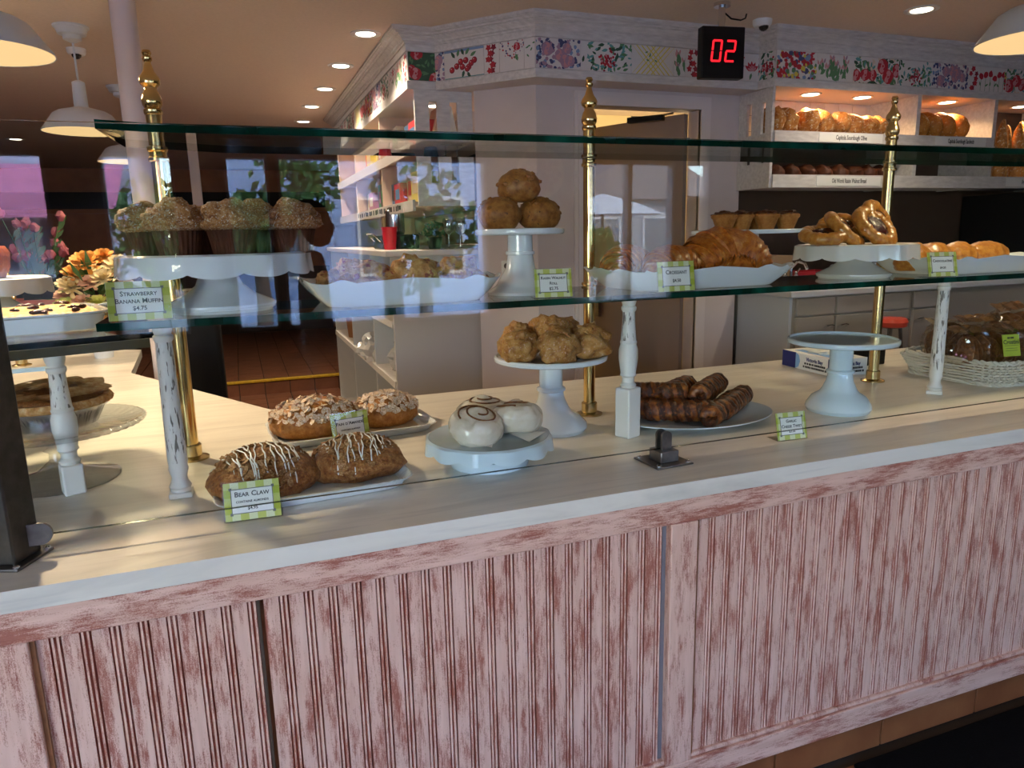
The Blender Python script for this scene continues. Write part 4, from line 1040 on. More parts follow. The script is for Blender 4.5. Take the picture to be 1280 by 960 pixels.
# muffins
def muffin(loc, lab, seed, rz):
    t = thing('muffin', lab, 'muffin', loc, rz, 'strawberry banana muffins'); t.scale = (1.17,1.17,1.06)
    pl_ = lambda a, k: 1+(.025*math.cos(30*a))
    G().lathe([(.036,0),(.047,.058),(.049,.062)], 120, rm=pl_).build('paper_cup', P_cup, t, sharp=50)
    G().lathe([(.045,.052),(.058,.058),(.060,.066),(.056,.072)], 36, rm=lambda a,k: 1+.04*noise.noise((math.cos(a)*3,math.sin(a)*3,seed+k))).build('crust_rim', P_muf, t, sharp=60)
    G().blob((0,0,.066), (.056,.056,.050), 4, .30, 1.7, seed, flat=-.1, fn=lambda v: 1+.06*noise.noise(v*9)).build('crumb_top', P_muf, t, sharp=60)
    return t
mz = ZS+.134
for i, (x, y, lb_) in enumerate(((-.185,1.945,'leftmost at the rim'),(-.118,1.825,'front left one over the price sign'),(-.004,1.795,'front centre one over the foot'),(.050,1.930,'second from right, set back'),(.132,1.865,'rightmost at the rim'),(-.060,1.975,'back left one'))):
    muffin((x,y,mz), 'crumb topped muffin in brown paper cup, '+lb_, i+1, i*.9)
# scones
def scone(loc, r, lab, seed):
    o = G().blob((0,0,0), (r*1.05,r*.95,r*.78), 4, .42, 1.9, seed, flat=-.72, fn=lambda v: 1+.05*noise.noise(v*7)).build('scone', P_scone, loc=loc, rotz=seed, sharp=80)
    return tag(o, lab, 'scone', 'berry scones')
for i, (x, y, r, lb_) in enumerate(((.232,1.90,.052,'small one at the left end'),(.300,1.915,.074,'large pale one, second from left'),(.425,1.90,.076,'large pink one in the middle'),(.480,1.975,.062,'back one between the two right scones'),(.548,1.905,.070,'rightmost, golden and dark flecked'))):
    scone((x,y,ZS+.012+r*.58), r, 'craggy berry scone in the wavy tray, '+lb_, i+11)
# walnut rolls
for i, (x, y, z, lb_) in enumerate(((.692,1.935,0,'lower left'),(.815,1.945,0,'lower right'),(.752,1.94,.075,'top one resting on the other two'))):
    t = thing('walnut_roll', 'round raisin walnut roll on the tall stand, '+lb_, 'roll', (x,y,ZS+.179+z), i*1.1, 'raisin walnut rolls')
    G().blob((0,0,.040), (.060,.060,.050), 4, .08, 2, i+3, flat=-.8).build('crust', P_roll, t, sharp=60)
    rng = random.Random(i); g = G()
    for k in range(16):
        a, e = rng.uniform(0,6.28), rng.uniform(.1,1.3); d = Vector((.058*math.cos(a)*math.cos(e), .058*math.sin(a)*math.cos(e), .04+.048*math.sin(e)))
        g.blob(d, (.010,.008,.007), 1, .4, 2, k)
    g.build('walnut_bits', P_roll, t, sharp=40)
# croissants
def croissant(loc, L, r, rz, lab, bend=.9, tilt=0, seed=0):
    n = 110; path = []; rad = []
    for k in range(n+1):
        u = 2*k/n-1
        a = u*bend
        path.append((L/2*math.sin(a)/math.sin(bend), -(L/2/math.sin(bend))*(1-math.cos(a)), 0))
        env = max(.10, (1-abs(u)**2.1))**.75
        st = (abs(u)*6.0) % 1.0
        rad.append(r*env*(1.0-.13*st+.02*math.sin(k*1.9+seed)))
    z0 = r*.82
    g = G().tube([(p[0],p[1],z0*(.35+.65*(rad[i]/r))) for i,p in enumerate(path)], rad, 22, flat=.92)
    vs = []
    for v in g.v:
        v = v+Vector((0,0,1))*.006*noise.noise(v*30+Vector((seed,0,0))); 
        if v.z < 0: v.z = 0
        vs.append(v)
    g.v = vs
    o = g.build('croissant', P_cro, loc=loc, rotz=rz, sharp=40)
    if tilt: o.rotation_euler = (tilt,0,rz)
    return tag(o, lab, 'croissant', 'glazed croissants')
zt_ = ZS+.011
croissant((1.118,1.985,zt_), .21, .070, R_(25), 'glazed croissant at the left end of the tray, partly behind the next', seed=1)
croissant((1.225,1.900,zt_), .25, .068, R_(16), 'long glazed croissant lying behind the croissant sign', bend=.6, seed=2)
croissant((1.435,1.935,zt_), .28, .098, R_(-8), 'largest glazed croissant standing tall at the right of the tray', bend=.8, seed=3)
# tartlets
def tartlet(loc, lab, seed, plain_=False):
    t = thing('tartlet', lab, 'tartlet', loc, seed, 'pecan tartlets')
    G().lathe([(.024,0),(.036,.034),(.041,.038),(.042,.046),(.036,.050)], 40, rm=lambda a,k: 1+.03*math.cos(11*a+k)).build('crust', P_tart, t, sharp=50)
    G().blob((0,0,.048), (.034,.034,.012 if not plain_ else .008), 3, .6, 3, seed, flat=-.3).build('filling', P_pec, t, sharp=60)
for i, (x, y, lb_) in enumerate(((1.475,1.985,'leftmost, dark topped'),(1.552,2.0,'second from left, dark topped'),(1.632,1.975,'third from left in front'),(1.662,2.055,'back one right of centre'),(1.722,1.985,'rightmost in front'),(1.59,2.06,'back one near the middle'))):
    tartlet((x,y,ZS+.166), 'little pecan tartlet on the square stand, '+lb_, i+1)
# danishes
def danish(loc, rot, lab, seed, R=.072):
    R *= 1.12
    t = thing('fruit_danish', lab, 'danish', loc, 0, 'fruit danishes'); t.rotation_euler = rot
    n = 72; path = [(R*.74*math.cos(2*PI*k/n), R*.74*math.sin(2*PI*k/n), .020) for k in range(n)]
    rad = [.0235*(1+.07*math.sin(7*2*PI*k/n+seed)+.05*math.sin(19*2*PI*k/n)) for k in range(n)]
    g = G().tube(path, rad, 14, closed=True, flat=.85); g.lathe([(.002,.004),(R*.7,.004)], 24, caps=False)
    g.build('pastry_ring', P_dan, t, sharp=60)
    G().blob((0,0,.020), (R*.62,R*.62,.020), 3, .25, 3, seed, flat=-.6).build('jam_filling', P_jam, t, sharp=60)
dz = ZS+.112
danish((1.800,1.90,dz+.012), (R_(12),R_(-8),0), 'fruit danish lying at the left of the scalloped stand', 1, .066)
danish((1.872,1.905,dz+.030), (R_(42),R_(14),R_(25)), 'fruit danish leaning to the left, second on the stand', 2, .07)
danish((1.985,1.885,dz+.040), (R_(48),R_(4),R_(10)), 'fruit danish tipped up at the front showing dark red jam', 3, .076)
danish((2.050,1.935,dz+.055), (R_(62),R_(10),R_(20)), 'fruit danish standing up at the right with glossy dark berries', 4, .08)
danish((1.955,1.985,dz+.035), (R_(30),R_(-6),R_(-30)), 'fruit danish at the back of the scalloped stand', 5, .07)
# chocolatines
for i, (x, y, rz, s_, lb_) in enumerate(((2.235,1.93,.3,.9,'leftmost'),(2.345,1.945,.1,1,'second from left'),(2.455,1.93,.25,1,'third from left'),(2.590,1.925,.05,1.25,'rightmost and longest'))):
    o = G().blob((0,0,0), (.085*s_,.060,.056), 4, .08, 2, i+60, flat=-.7, fn=lambda v: 1+.03*math.sin(v.x*16)).build('chocolatine', P_dan, loc=(x,y,ZS+.012+.039), rotz=rz, sharp=60)
    tag(o, 'golden baked chocolatine in the right wavy tray, '+lb_, 'pastry', 'chocolatines')
# flakes on a surface of revolution-ish blob
def flakes(name, c, rad, n, seed, sz, m, parent, zmin=.05, th=.0014):
    rng = random.Random(seed); g = G()
    for k in range(n):
        a = rng.uniform(0,2*PI); sz_ = rng.uniform(zmin,1); q = math.sqrt(1-sz_*sz_)
        nrm = Vector((q*math.cos(a), q*math.sin(a), sz_)); p = Vector(c)+Vector((nrm.x*rad[0], nrm.y*rad[1], nrm.z*rad[2]))*rng.uniform(1.0,1.06)
        nn = (Vector((nrm.x/rad[0], nrm.y/rad[1], nrm.z/rad[2])).normalized()+Vector((rng.gauss(0,.4),rng.gauss(0,.4),rng.gauss(0,.4)))).normalized()
        u = nn.orthogonal().normalized(); u = Matrix.Rotation(rng.uniform(0,6.28),3,nn) @ u; v = nn.cross(u)
        L = sz*rng.uniform(.6,1.2); W = L*rng.uniform(.45,.7)
        ring = [p+u*L*math.cos(t)+v*W*math.sin(t) for t in [2*PI*j/6 for j in range(6)]]
        g.add(ring+[r+nn*th for r in ring], [(6,7,8,9,10,11)]+[(j,(j+1)%6,(j+1)%6+6,j+6) for j in range(6)])
    return stuff(g.build(name, m, parent, sharp=0))
def bearclaw(loc, rad, rz, lab, seed):
    t = thing('bear_claw', lab, 'pastry', loc, rz, 'bear claws')
    f = lambda v: (1+.07*math.cos(4.2*v.x*1.6)*(1 if v.y < 0 else .2))*(1+.85*v.x*v.x*v.y*v.y)
    G().blob((0,0,rad[2]*.45), rad, 4, .14, 2, seed, flat=-.5, fn=f).build('pastry', P_bear, t, sharp=70)
    flakes('almond_flakes', (0,0,rad[2]*.45), rad, 420, seed, .0125, P_alm, t, .02)
    rng = random.Random(seed+9)
    for k in range(17):
        x = -rad[0]*.88+rad[0]*1.76*k/16+rng.uniform(-.006,.006); sl = rng.uniform(-.25,.25); path = []
        for j in range(15):
            v_ = -.97+1.75*j/14; y = v_*rad[1]; xx = x+sl*y
            d = 1-(xx/rad[0])**2-(y/rad[1])**2
            if d < .01: continue
            path.append((xx+.002*math.sin(j*1.7+k), y*1.04, rad[2]*.45+rad[2]*1.07*math.sqrt(d)+.003))
        if len(path) > 3 and path[0][1] < 0: p0 = path[0]; path = [(p0[0],p0[1]-.004,p0[2]-.020),(p0[0],p0[1]-.004,p0[2]-.008)]+path
        if len(path) > 3: G().tube(path, [.0011+.0011*rng.random() for _ in path], 6).build('icing_drizzle', M_ice, t)
bearclaw((.014,1.782,.966), (.112,.102,.068), R_(8), 'bear claw with almond flakes and white drizzle, left in the front tray', 3)
bearclaw((.242,1.815,.966), (.106,.104,.061), R_(-4), 'bear claw with almond flakes and white drizzle, right in the front tray', 5)
def painam(loc, rad, rz, lab, seed):
    t = thing('almond_pastry', lab, 'pastry', loc, rz, 'almond pastries')
    G().blob((0,0,rad[2]*.62), rad, 4, .10, 2, seed, flat=-.62).build('pastry', P_pain, t, sharp=70)
    flakes('almond_flakes', (0,0,rad[2]*.62), rad, 330, seed, .0135, P_almw, t, .22)
painam((.180,2.245,.967), (.132,.098,.068), R_(6), 'almond flake covered pastry dusted with sugar, left in the back tray', 7)
painam((.408,2.285,.967), (.104,.086,.060), R_(8), 'almond flake covered pastry dusted with sugar, right in the back tray', 8)
# cinnamon rolls
for i, (x, y, z, rt, lb_) in enumerate(((.598,1.845,.0,(0,0,0),'back one with the swirl up'),(.535,1.742,.0,(R_(16),R_(-10),1),'front left one'),(.660,1.752,.0,(R_(12),R_(14),2),'front right one'))):
    t = thing('cinnamon_roll', 'cream iced cinnamon roll on the low scalloped stand, '+lb_, 'pastry', (x,y,1.034+z), 0, 'iced cinnamon rolls'); t.rotation_euler = rt
    G().blob((0,0,.036), (.074,.072,.050), 5, .06, 2, i+4, flat=-.75, fn2=lambda p, v: p+Vector((0,0,(.0045*math.cos((math.hypot(p.x,p.y)-.0033*(math.atan2(p.y,p.x)))/.0033*1.0/3.3) if v.z > 0 else 0)))).build('icing', P_ice, t, sharp=70)
    pts = []; 
    for k in range(70):
        a = k*.22; r = .006+.0031*a*1.05; 
        if r > .055: break
        pts.append((r*math.cos(a), r*math.sin(a), .036+.0505*math.sqrt(max(0,1-(r/.074)**2))))
    G().tube([(p[0],p[1],p[2]-.0020) for p in pts], .0025, 6).build('cinnamon_swirl', P_swirl, t)
for i, (x, y, rz) in enumerate(((.548,1.685,.2),(.668,1.69,-.3))):
    tag(G().add([(-.05,.04,.002),(.0,-.035,-.004),(.05,.035,.002),(.0,.05,.001)], [(0,1,2,3)]).add([(-.05,.04,.0025),(.0,-.035,-.0035),(.05,.035,.0025),(.0,.05,.0015)], [(3,2,1,0)]).build('paper_corner', MT['paper'], loc=(x,y,1.037), rotz=rz, sharp=0), 'white paper liner corner under the %s cinnamon roll' % ['front left','front right'][i], 'paper')
# popovers
for i, (x, y, z, r, lb_) in enumerate(((.752,1.965,0,.058,'left at the rim'),(.852,1.905,0,.064,'front centre'),(.965,1.930,0,.064,'front right, pale with a split top'),(.795,2.06,.010,.060,'back left'),(.885,2.075,.012,.066,'back centre'),(.985,2.045,.0,.052,'back right'),(.868,1.99,.046,.050,'topmost in the middle'),(.935,2.035,.042,.046,'topmost to the right'))):
    t = thing('popover', 'seed topped golden popover on the tall stand, '+lb_, 'pastry', (x,y,1.189+z), i, 'seeded popovers')
    G().blob((0,0,r*.62), (r,r*.96,r*.82), 4, .30, 1.7, i+80, flat=-.75).build('crust', P_pop, t, sharp=70)
    G().blob((.1*r,-.05*r,r*1.18), (r*.62,r*.58,r*.34), 3, .6, 2.4, i+90).build('popped_top', P_pop, t, sharp=70)
# twists
def twist(loc, L, r, rz, lab, seed, rise=0):
    g = G()
    for s_ in range(2):
        path = []
        for k in range(91):
            u = k/90; a = u*2*PI*5.5+s_*PI+seed
            path.append(((u-.5)*L, r*.55*math.cos(a), r*1.1+r*.55*math.sin(a)))
        g.tube(path, [r*.66*(.55+.45*min(1,12*min(k/90,1-k/90)+.2))*(1+.08*math.sin(k*2.3)) for k in range(91)], 9, s_)
    for i, v in enumerate(g.v):
        g.v[i] = v+Vector((0,0,1))*.004*noise.noise(v*60+Vector((seed*3,0,0)))+Vector((0,.004*noise.noise(v*45),0))
    o = g.build('cheese_twist', [P_tw, P_tw2], loc=loc, rotz=rz, sharp=50)
    o.rotation_euler = (0,-rise,rz)
    return tag(o, lab, 'pastry', 'garlic cheese twists')
a0 = R_(38)
for i, (x, y, z, L, rz, lb_) in enumerate(((1.165,1.945,.004,.19,R_(-38),'front left, end towards the glass'),(1.225,1.885,.004,.19,R_(-34),'front centre, blunt end forward'),(1.365,1.875,.0,.25,a0,'front right, lying diagonally'),(1.452,1.930,.0,.25,a0,'rightmost, reaching the plate edge'),(1.300,1.985,.004,.26,a0,'middle of the pile'),(1.400,2.035,.004,.22,a0,'back right of the pile'),(1.275,2.00,.042,.20,a0-.1,'topmost, lying across the pile'),(1.205,2.035,.0,.15,a0+.3,'back left of the plate'),(1.375,1.960,.046,.22,a0,'resting on top between the right ones'),(1.195,1.975,.046,.15,R_(-30),'short one on top at the left'))):
    twist((x+.022,y-.03,.974+z), L*1.12, .029, rz, 'dark ridged garlic cheese twist, '+lb_, i+1)

# ------------------------------------------------------------------ pie on crystal stand at left
cs = thing('cake_stand', 'cut crystal cake stand holding the pie at left', 'cake stand', (-.475,2.085,.957))
rmc = lambda a,k: 1+.02*math.cos(60*a)
G().lathe([(.135,0),(.137,.006),(.120,.012),(.05,.030),(.022,.055),(.020,.075),(.032,.082),(.020,.090),(.022,.122),(.045,.132)], 120, rm=lambda a,k: 1+(.015*math.cos(48*a) if k < 3 else 0)).build('foot', MT['crystal'], cs)
G().lathe([(.045,.130),(.17,.133),(.205,.142),(.212,.150),(.205,.155),(.17,.143),(.045,.141)], 144, rm=lambda a,k: 1+(.016*math.cos(48*a) if k in (2,3,4) else 0)).build('plate', MT['crystal'], cs)
pn_ = tag(G().lathe([(.10,0),(.122,.044),(.131,.046),(.132,.050),(.126,.050),(.1,.004),(.002,.003)], 160, rm=lambda a,k: 1+(.012*math.cos(70*a) if k in (0,1,4) else 0), caps=False).lathe([(.002,0),(.1,0)], 40, caps=False).build('foil_pan', MT['foil'], loc=(-.475,2.085,1.107), sharp=60), 'crimped foil pie pan on the crystal stand', 'pan')
pie = thing('lattice_pie', 'sugared golden pie with leaf cut crust in a foil pan', 'pie', (-.475,2.085,1.151))
G().lathe([(.10,.0),(.118,.003),(.137,.008),(.141,.016),(.134,.027),(.122,.026),(.118,.020)], 160, rm=lambda a,k: 1+(.022*math.cos(34*a) if k in (2,3,4) else 0)).build('crimped_crust', P_pie, pie, sharp=60)
G().blob((0,0,.018), (.120,.120,.036), 3, .1, 3, 5, flat=-.2).build('filling', pastry('dark_fruit_filling', [(.3,(.22,.10,.04)),(.7,(.46,.26,.11))], 30, rough=.4), pie, sharp=60)
rng = random.Random(12)
lm = None
for k in range(22):
    rr_ = .035 if k < 6 else .094; a = k*2*PI/6 if k < 6 else (k-6)*2*PI/16
    if lm is None:
        g = G(); n = 8
        vs = []
        for i in range(n+1):
            u = i/n; wd = .021*math.sin(PI*u)**.7+.001
            for s_ in (-1,0,1): vs.append(((u-.5)*.100, s_*wd*1.25, .006-.003*abs(s_)+.006*math.sin(PI*u)-(.002 if s_ == 0 else 0)))
        fs = [(i*3+j, (i+1)*3+j, (i+1)*3+j+1, i*3+j+1) for i in range(n) for j in range(2)]
        o = g.add(vs, fs).add([(v[0],v[1],v[2]-.005) for v in vs], [f[::-1] for f in fs]).build('crust_leaf', P_pie, pie, sharp=30); lm = o.data
    else: o = link('crust_leaf', lm, pie)
    o.location = (rr_*math.cos(a), rr_*math.sin(a), .038+(.016 if k < 6 else 0)+rng.uniform(0,.005)); o.rotation_euler = (rng.uniform(-.2,.2), rng.uniform(-.2,.2), a+rng.uniform(.3,1.2))

# custard tray and cake on the corner shelf, bouquet, small things at far left
dish = thing('baking_dish', 'white handled baking dish of cherry custard on the corner shelf', 'dish', (-.565,2.245,1.335), R_(17))
N = 80
def rring(l, w_, z, N=80, e=.35):
    out = []
    for i in range(N):
        a = 2*PI*i/N; c, s = math.cos(a), math.sin(a)
        out.append((math.copysign(abs(c)**e, c)*l/2, math.copysign(abs(s)**e, s)*w_/2, z))
    return out
def rstack(prof, m, name, parent, cap=True, sharp=45):
    vs = [p for (l, w_, z) in prof for p in rring(l, w_, z)]
    fs = [(q*N+i, q*N+(i+1)%N, (q+1)*N+(i+1)%N, (q+1)*N+i) for q in range(len(prof)-1) for i in range(N)]
    fs.append(tuple(range(N-1,-1,-1)))
    if cap: fs.append(tuple(range((len(prof)-1)*N, len(prof)*N)))
    return G().add(vs, fs).build(name, m, parent, sharp=sharp)
rstack([(.36,.34,0),(.38,.36,.004),(.40,.385,.042),(.415,.40,.045),(.415,.40,.049),(.395,.38,.049),(.385,.37,.02),(.01,.01,.018)], MT['cer'], 'dish', dish)
G().tube([(.195,-.09,.040),(.235,-.08,.046),(.250,0,.047),(.235,.08,.046),(.195,.09,.040)], .006, 8).build('handle', MT['cer'], dish)
cl = thing('cherry_clafoutis', 'yellow custard bake dotted with dark cherries in the white dish', 'dessert', (-.565,2.245,1.335), R_(17))
g = G(); nn_ = 28; vs = []
for i in range(nn_+1):
    for j in range(nn_+1):
        x = (i/nn_-.5)*.375; y = (j/nn_-.5)*.36; ed = min(1, 6*min(i,nn_-i,j,nn_-j)/nn_)
        vs.append((x, y, .044+.008*ed+.006*noise.noise((x*28,y*28,0))))
g.add(vs, [(i*(nn_+1)+j,(i+1)*(nn_+1)+j,(i+1)*(nn_+1)+j+1,i*(nn_+1)+j+1) for i in range(nn_) for j in range(nn_)])
g.build('custard', P_claf, cl, sharp=60)
rng = random.Random(3); cm = None
for k in range(26):
    if cm is None: o = G().blob((0,0,0),(.011,.010,.007),2,.15,2,1).build('cherry', P_jam, cl); cm = o.data
    else: o = link('cherry', cm, cl)
    o.location = (rng.uniform(-.17,.17), rng.uniform(-.165,.165), .053); o.rotation_euler = (0,0,rng.uniform(0,6)); o.scale = (rng.uniform(.8,1.8),.9,1)
stand('grey white scalloped cake stand at the far left holding a brown cake', (-.72,2.66,1.335), .170, .125, 'skirt', 'cer2', Rf=.07)
tag(G().lathe([(.09,0),(.105,.03),(.11,.075),(.10,.095),(.06,.10),(.002,.098)], 40, rm=lambda a,k: 1+.03*math.cos(14*a)).build('brown_cake', P_cake, loc=(-.765,2.66,1.459), sharp=50), 'brown fluted cake on the far left cake stand', 'cake')
fl = thing('flower_bouquet', 'bouquet of cream orange and green flowers in a slim white vase', 'flowers', (-.715,4.38,.957))
G().lathe([(.045,0),(.055,.06),(.035,.16),(.038,.24),(.062,.30),(.058,.30),(.03,.22)], 28).build('vase', MT['cer'], fl)
fcol = {'cream': (.74,.62,.36), 'orange': (.68,.30,.05), 'blush': (.70,.42,.30), 'lime': (.58,.60,.14), 'plum': (.30,.07,.10)}
fmt = {k: plain('petal_'+k, v, .6) for k, v in fcol.items()}
grn = plain('dark_flower_leaf', (.05,.12,.03), .5)
rng = random.Random(8)
spots = [(.06,-.10,.42,'cream',.07),(-.08,-.02,.44,'orange',.07),(.16,.0,.42,'cream',.06),(.06,.0,.53,'orange',.06),(-.14,-.02,.34,'blush',.055),(.08,-.11,.26,'lime',.05),(-.10,-.06,.38,'cream',.075),(.0,-.09,.40,'blush',.062),(-.02,-.03,.50,'orange',.085),(.13,-.05,.48,'cream',.08),(-.13,-.08,.28,'lime',.07),(.02,-.11,.29,'lime',.065),(-.05,-.10,.30,'blush',.06),(.10,.03,.40,'orange',.06),(-.03,.06,.45,'cream',.07),(.12,-.08,.33,'plum',.045)]
for (x, y, z, cn, r) in spots:
    g = G()
    for k in range(46):
        a = k*2.4; e = 1.45-1.5*k/46; L = r*(.45+.6*k/46)
        d = Vector((math.cos(a)*math.cos(e), math.sin(a)*math.cos(e), math.sin(e)))
        sd_ = d.cross(Vector((0,0,1))).normalized()*r*.16; c0 = d*r*.1
        g.add([c0-sd_*.5, d*L-sd_, d*L*1.12, d*L+sd_, c0+sd_*.5], [(0,1,2,3,4)])
    g.build('blossom', fmt[cn], fl, loc=(x,y,z), rot=(R_(35),rng.uniform(-.3,.3),0), sharp=0)
g = G()
for k in range(60):
    a, e, L = rng.uniform(0,6.28), rng.uniform(-.2,1.3), rng.uniform(.10,.30)
    d = Vector((math.cos(a)*math.cos(e), math.sin(a)*math.cos(e), math.sin(e))); s_ = d.cross(Vector((0,0,1))).normalized()*.016
    b = Vector((0,0,.30)); g.add([b+d*L*.5, b+d*L*.75+s_, b+d*L, b+d*L*.75-s_], [(0,1,2,3)])
for (x,y,z,cn,r) in spots: g.tube([(0,0,.28),(x*.5,y*.5,(z+.28)/2),(x,y,z)], .004, 5)
stuff(g.build('leaves_and_stems', grn, fl, sharp=0))
pot = thing('red_flower_pot', 'dark red flowers in a black pot on the half wall at far left', 'plant', (-1.33,6.1,1.18))
G().prism([(-.10,-.10),(.10,-.10),(.10,.10),(-.10,.10)], 0, .17).build('pot', MT['black'], pot)
g = G(); g2 = G()
for k in range(15):
    x, y, z = rng.uniform(-.2,.2), rng.uniform(-.1,.1), rng.uniform(.25,.62); g2.tube([(x*.3,y*.3,.15),(x*.7,y*.7,z*.7),(x,y,z)], .004, 5)
    g.blob((x,y,z), (.030,.030,.038), 2, .5, 3, k)
    for q in range(6): 
        s_ = rng.uniform(.3,.9); g2.add([(x*s_,y*s_,z*s_),(x*s_+.04,y*s_,z*s_+.03),(x*s_+.06,y*s_,z*s_+.07),(x*s_+.02,y*s_,z*s_+.05)], [(0,1,2,3)])
stuff(g.build('blossoms', fmt['plum'], pot)); stuff(g2.build('stems', grn, pot, sharp=0))
struct(G().box(-4.2,-.92,6.0,6.25,0,1.15).sbox(-4.22,-.90,5.97,6.28,1.15,1.18).build('wall_half', MT['pinktop']))
tag(G().sbox(-.13,.13,-.13,.13,0,1.27).build('waste_bin', MT['black'], loc=(-.265,4.92,0), bevel=.03), 'tall black waste bin behind the left brass pole', 'bin')
tag(G().box(-.018,.018,-.002,0,-.012,.012).build('bin_tag', MT['white'], loc=(-.12,4.786,1.03)), 'small white tag on the black bin', 'tag') if False else None
cdn = thing('leaflet_holder', 'small clear holder of leaflets behind the custard dish', 'holder', (-.60,3.05,.957))
tag(G().box(-.35,.05,-.06,.06,0,.004).build('leaflet', MT['sky'], loc=(-.95,4.1,.957), rotz=.1), 'flat pale blue leaflet on the far left countertop', 'leaflet')
bpy.data.objects.remove(cdn)

# ------------------------------------------------------------------ glove box, dark box, basket of crostini bags
gb = thing('tissue_box', 'white and navy printed paper box on the counter behind the empty stand', 'box', (2.232,2.262,.957), R_(-4))
bx = G().sbox(0,.175,0,.315,0,.070).build('carton', MT['white'], gb, bevel=.001)
G().box(-.0006,0,.225,.315,.0005,.0695).build('navy_band', MT['navy'], gb)
G().prism([(.225,.0005),(.225,.0695),(.205,.060),(.196,.035),(.205,.010)], 0, .0007, mtx=Matrix(((0,0,-1,0),(1,0,0,0),(0,1,0,0),(0,0,0,1)))).build('blue_swoosh', MT['sky'], gb)
G().box(-.0006,.02,-.0006,0,.0005,.0695).box(-.0006,0,0,.022,.0005,.0695).build('navy_corner', MT['navy'], gb)
for i, (s_, z, sz, m) in enumerate((('Victoria Bay',.048,.022,'navy'),)):
    text('lettering', s_, sz, MT[m], gb, (-.001,.105,z), (R_(90),0,R_(-90)), bold=.0006, sx=.95); text('lettering', s_, sz*.92, MT[m], gb, (.098,-.001,z), (R_(90),0,0), bold=.0006, sx=.85)
rng = random.Random(5); g = G()
for z, hw in ((.026,.062),(.012,.070)):
    u = -hw
    while u < hw:
        L = rng.uniform(.006,.013); g.box(-.0008,0,.105-u-L,.105-u,z,z+.0085); g.box(.098+u*.82,.098+(u+L)*.82,-.0008,0,z,z+.0085); u += L+rng.choice((.002,.002,.005))
g.build('small_print', MT['ink'], gb, sharp=0)
G().box(.03,.145,.04,.27,.0695,.0715).build('top_opening', MT['sky'], gb); G().blob((.09,.17,.07),(.05,.07,.022),3,.5,3,2,flat=-.2).build('tissue', MT['paper'], gb)
tag(G().sbox(-.09,.09,-.12,.12,0,.095).build('black_box', MT['black'], loc=(2.56,2.50,.957), bevel=.006), 'black box on the counter between the printed box and the basket', 'box')
wk = plain('white_wicker', (.66,.63,.54), .6)
bk = thing('wicker_basket', 'white wicker basket filled with bagged crostini at right', 'basket', (2.885,2.045,.957), R_(4))
g = G()
for q in range(7):
    N = 160; pth = []
    for p in rring(.60+.012*q, .40+.012*q, .010+.0115*q, N, .35):
        k = len(pth); pth.append((p[0]*(1+.010*(1 if (k//2+q) % 2 else -1)), p[1]*(1+.014*(1 if (k//2+q) % 2 else -1)), p[2]))
    g.tube(pth, .0042, 5, closed=True)
stuff(g.build('woven_sides', wk, bk, sharp=0))
for i, p in enumerate(rring(.60,.40,0,40,.35)):
    G().tube([(p[0],p[1],.0),(p[0]*1.07,p[1]*1.09,.088)], .004, 5).build('stake', wk, bk)
for z, s_ in ((.090,1.08),(.004,1.03)):
    g = G()
    for s2 in (0,1): g.tube([(p[0]*s_+.004*math.cos(i*.8+s2*PI), p[1]*s_+.004*math.sin(i*.8), p[2]+.005*math.sin(i*.8+s2*PI)) for i, p in enumerate(rring(.60,.40,z,160,.35))], .0055, 5, closed=True)
    g.build('braided_rim', wk, bk)
G().add(rring(.58,.38,.006,60,.35), [tuple(range(60))]).build('bottom', wk, bk, sharp=0)
film = thin_glass('crinkled_cellophane', (.93,.90,.84), .05)
nz_ = film.node_tree; 
crost = pastry('brown_crostini', [(.3,(.10,.05,.02)),(.55,(.24,.13,.05)),(.75,(.42,.27,.13))], 22, rough=.55, bump=.7)
kraft = pastry('brown_bag_wrap', [(.3,(.16,.11,.06)),(.7,(.30,.22,.13))], 12, rough=.25, bump=.6, coat=.5)
lgrn = plain('lime_green_label', (.40,.52,.05), .5)
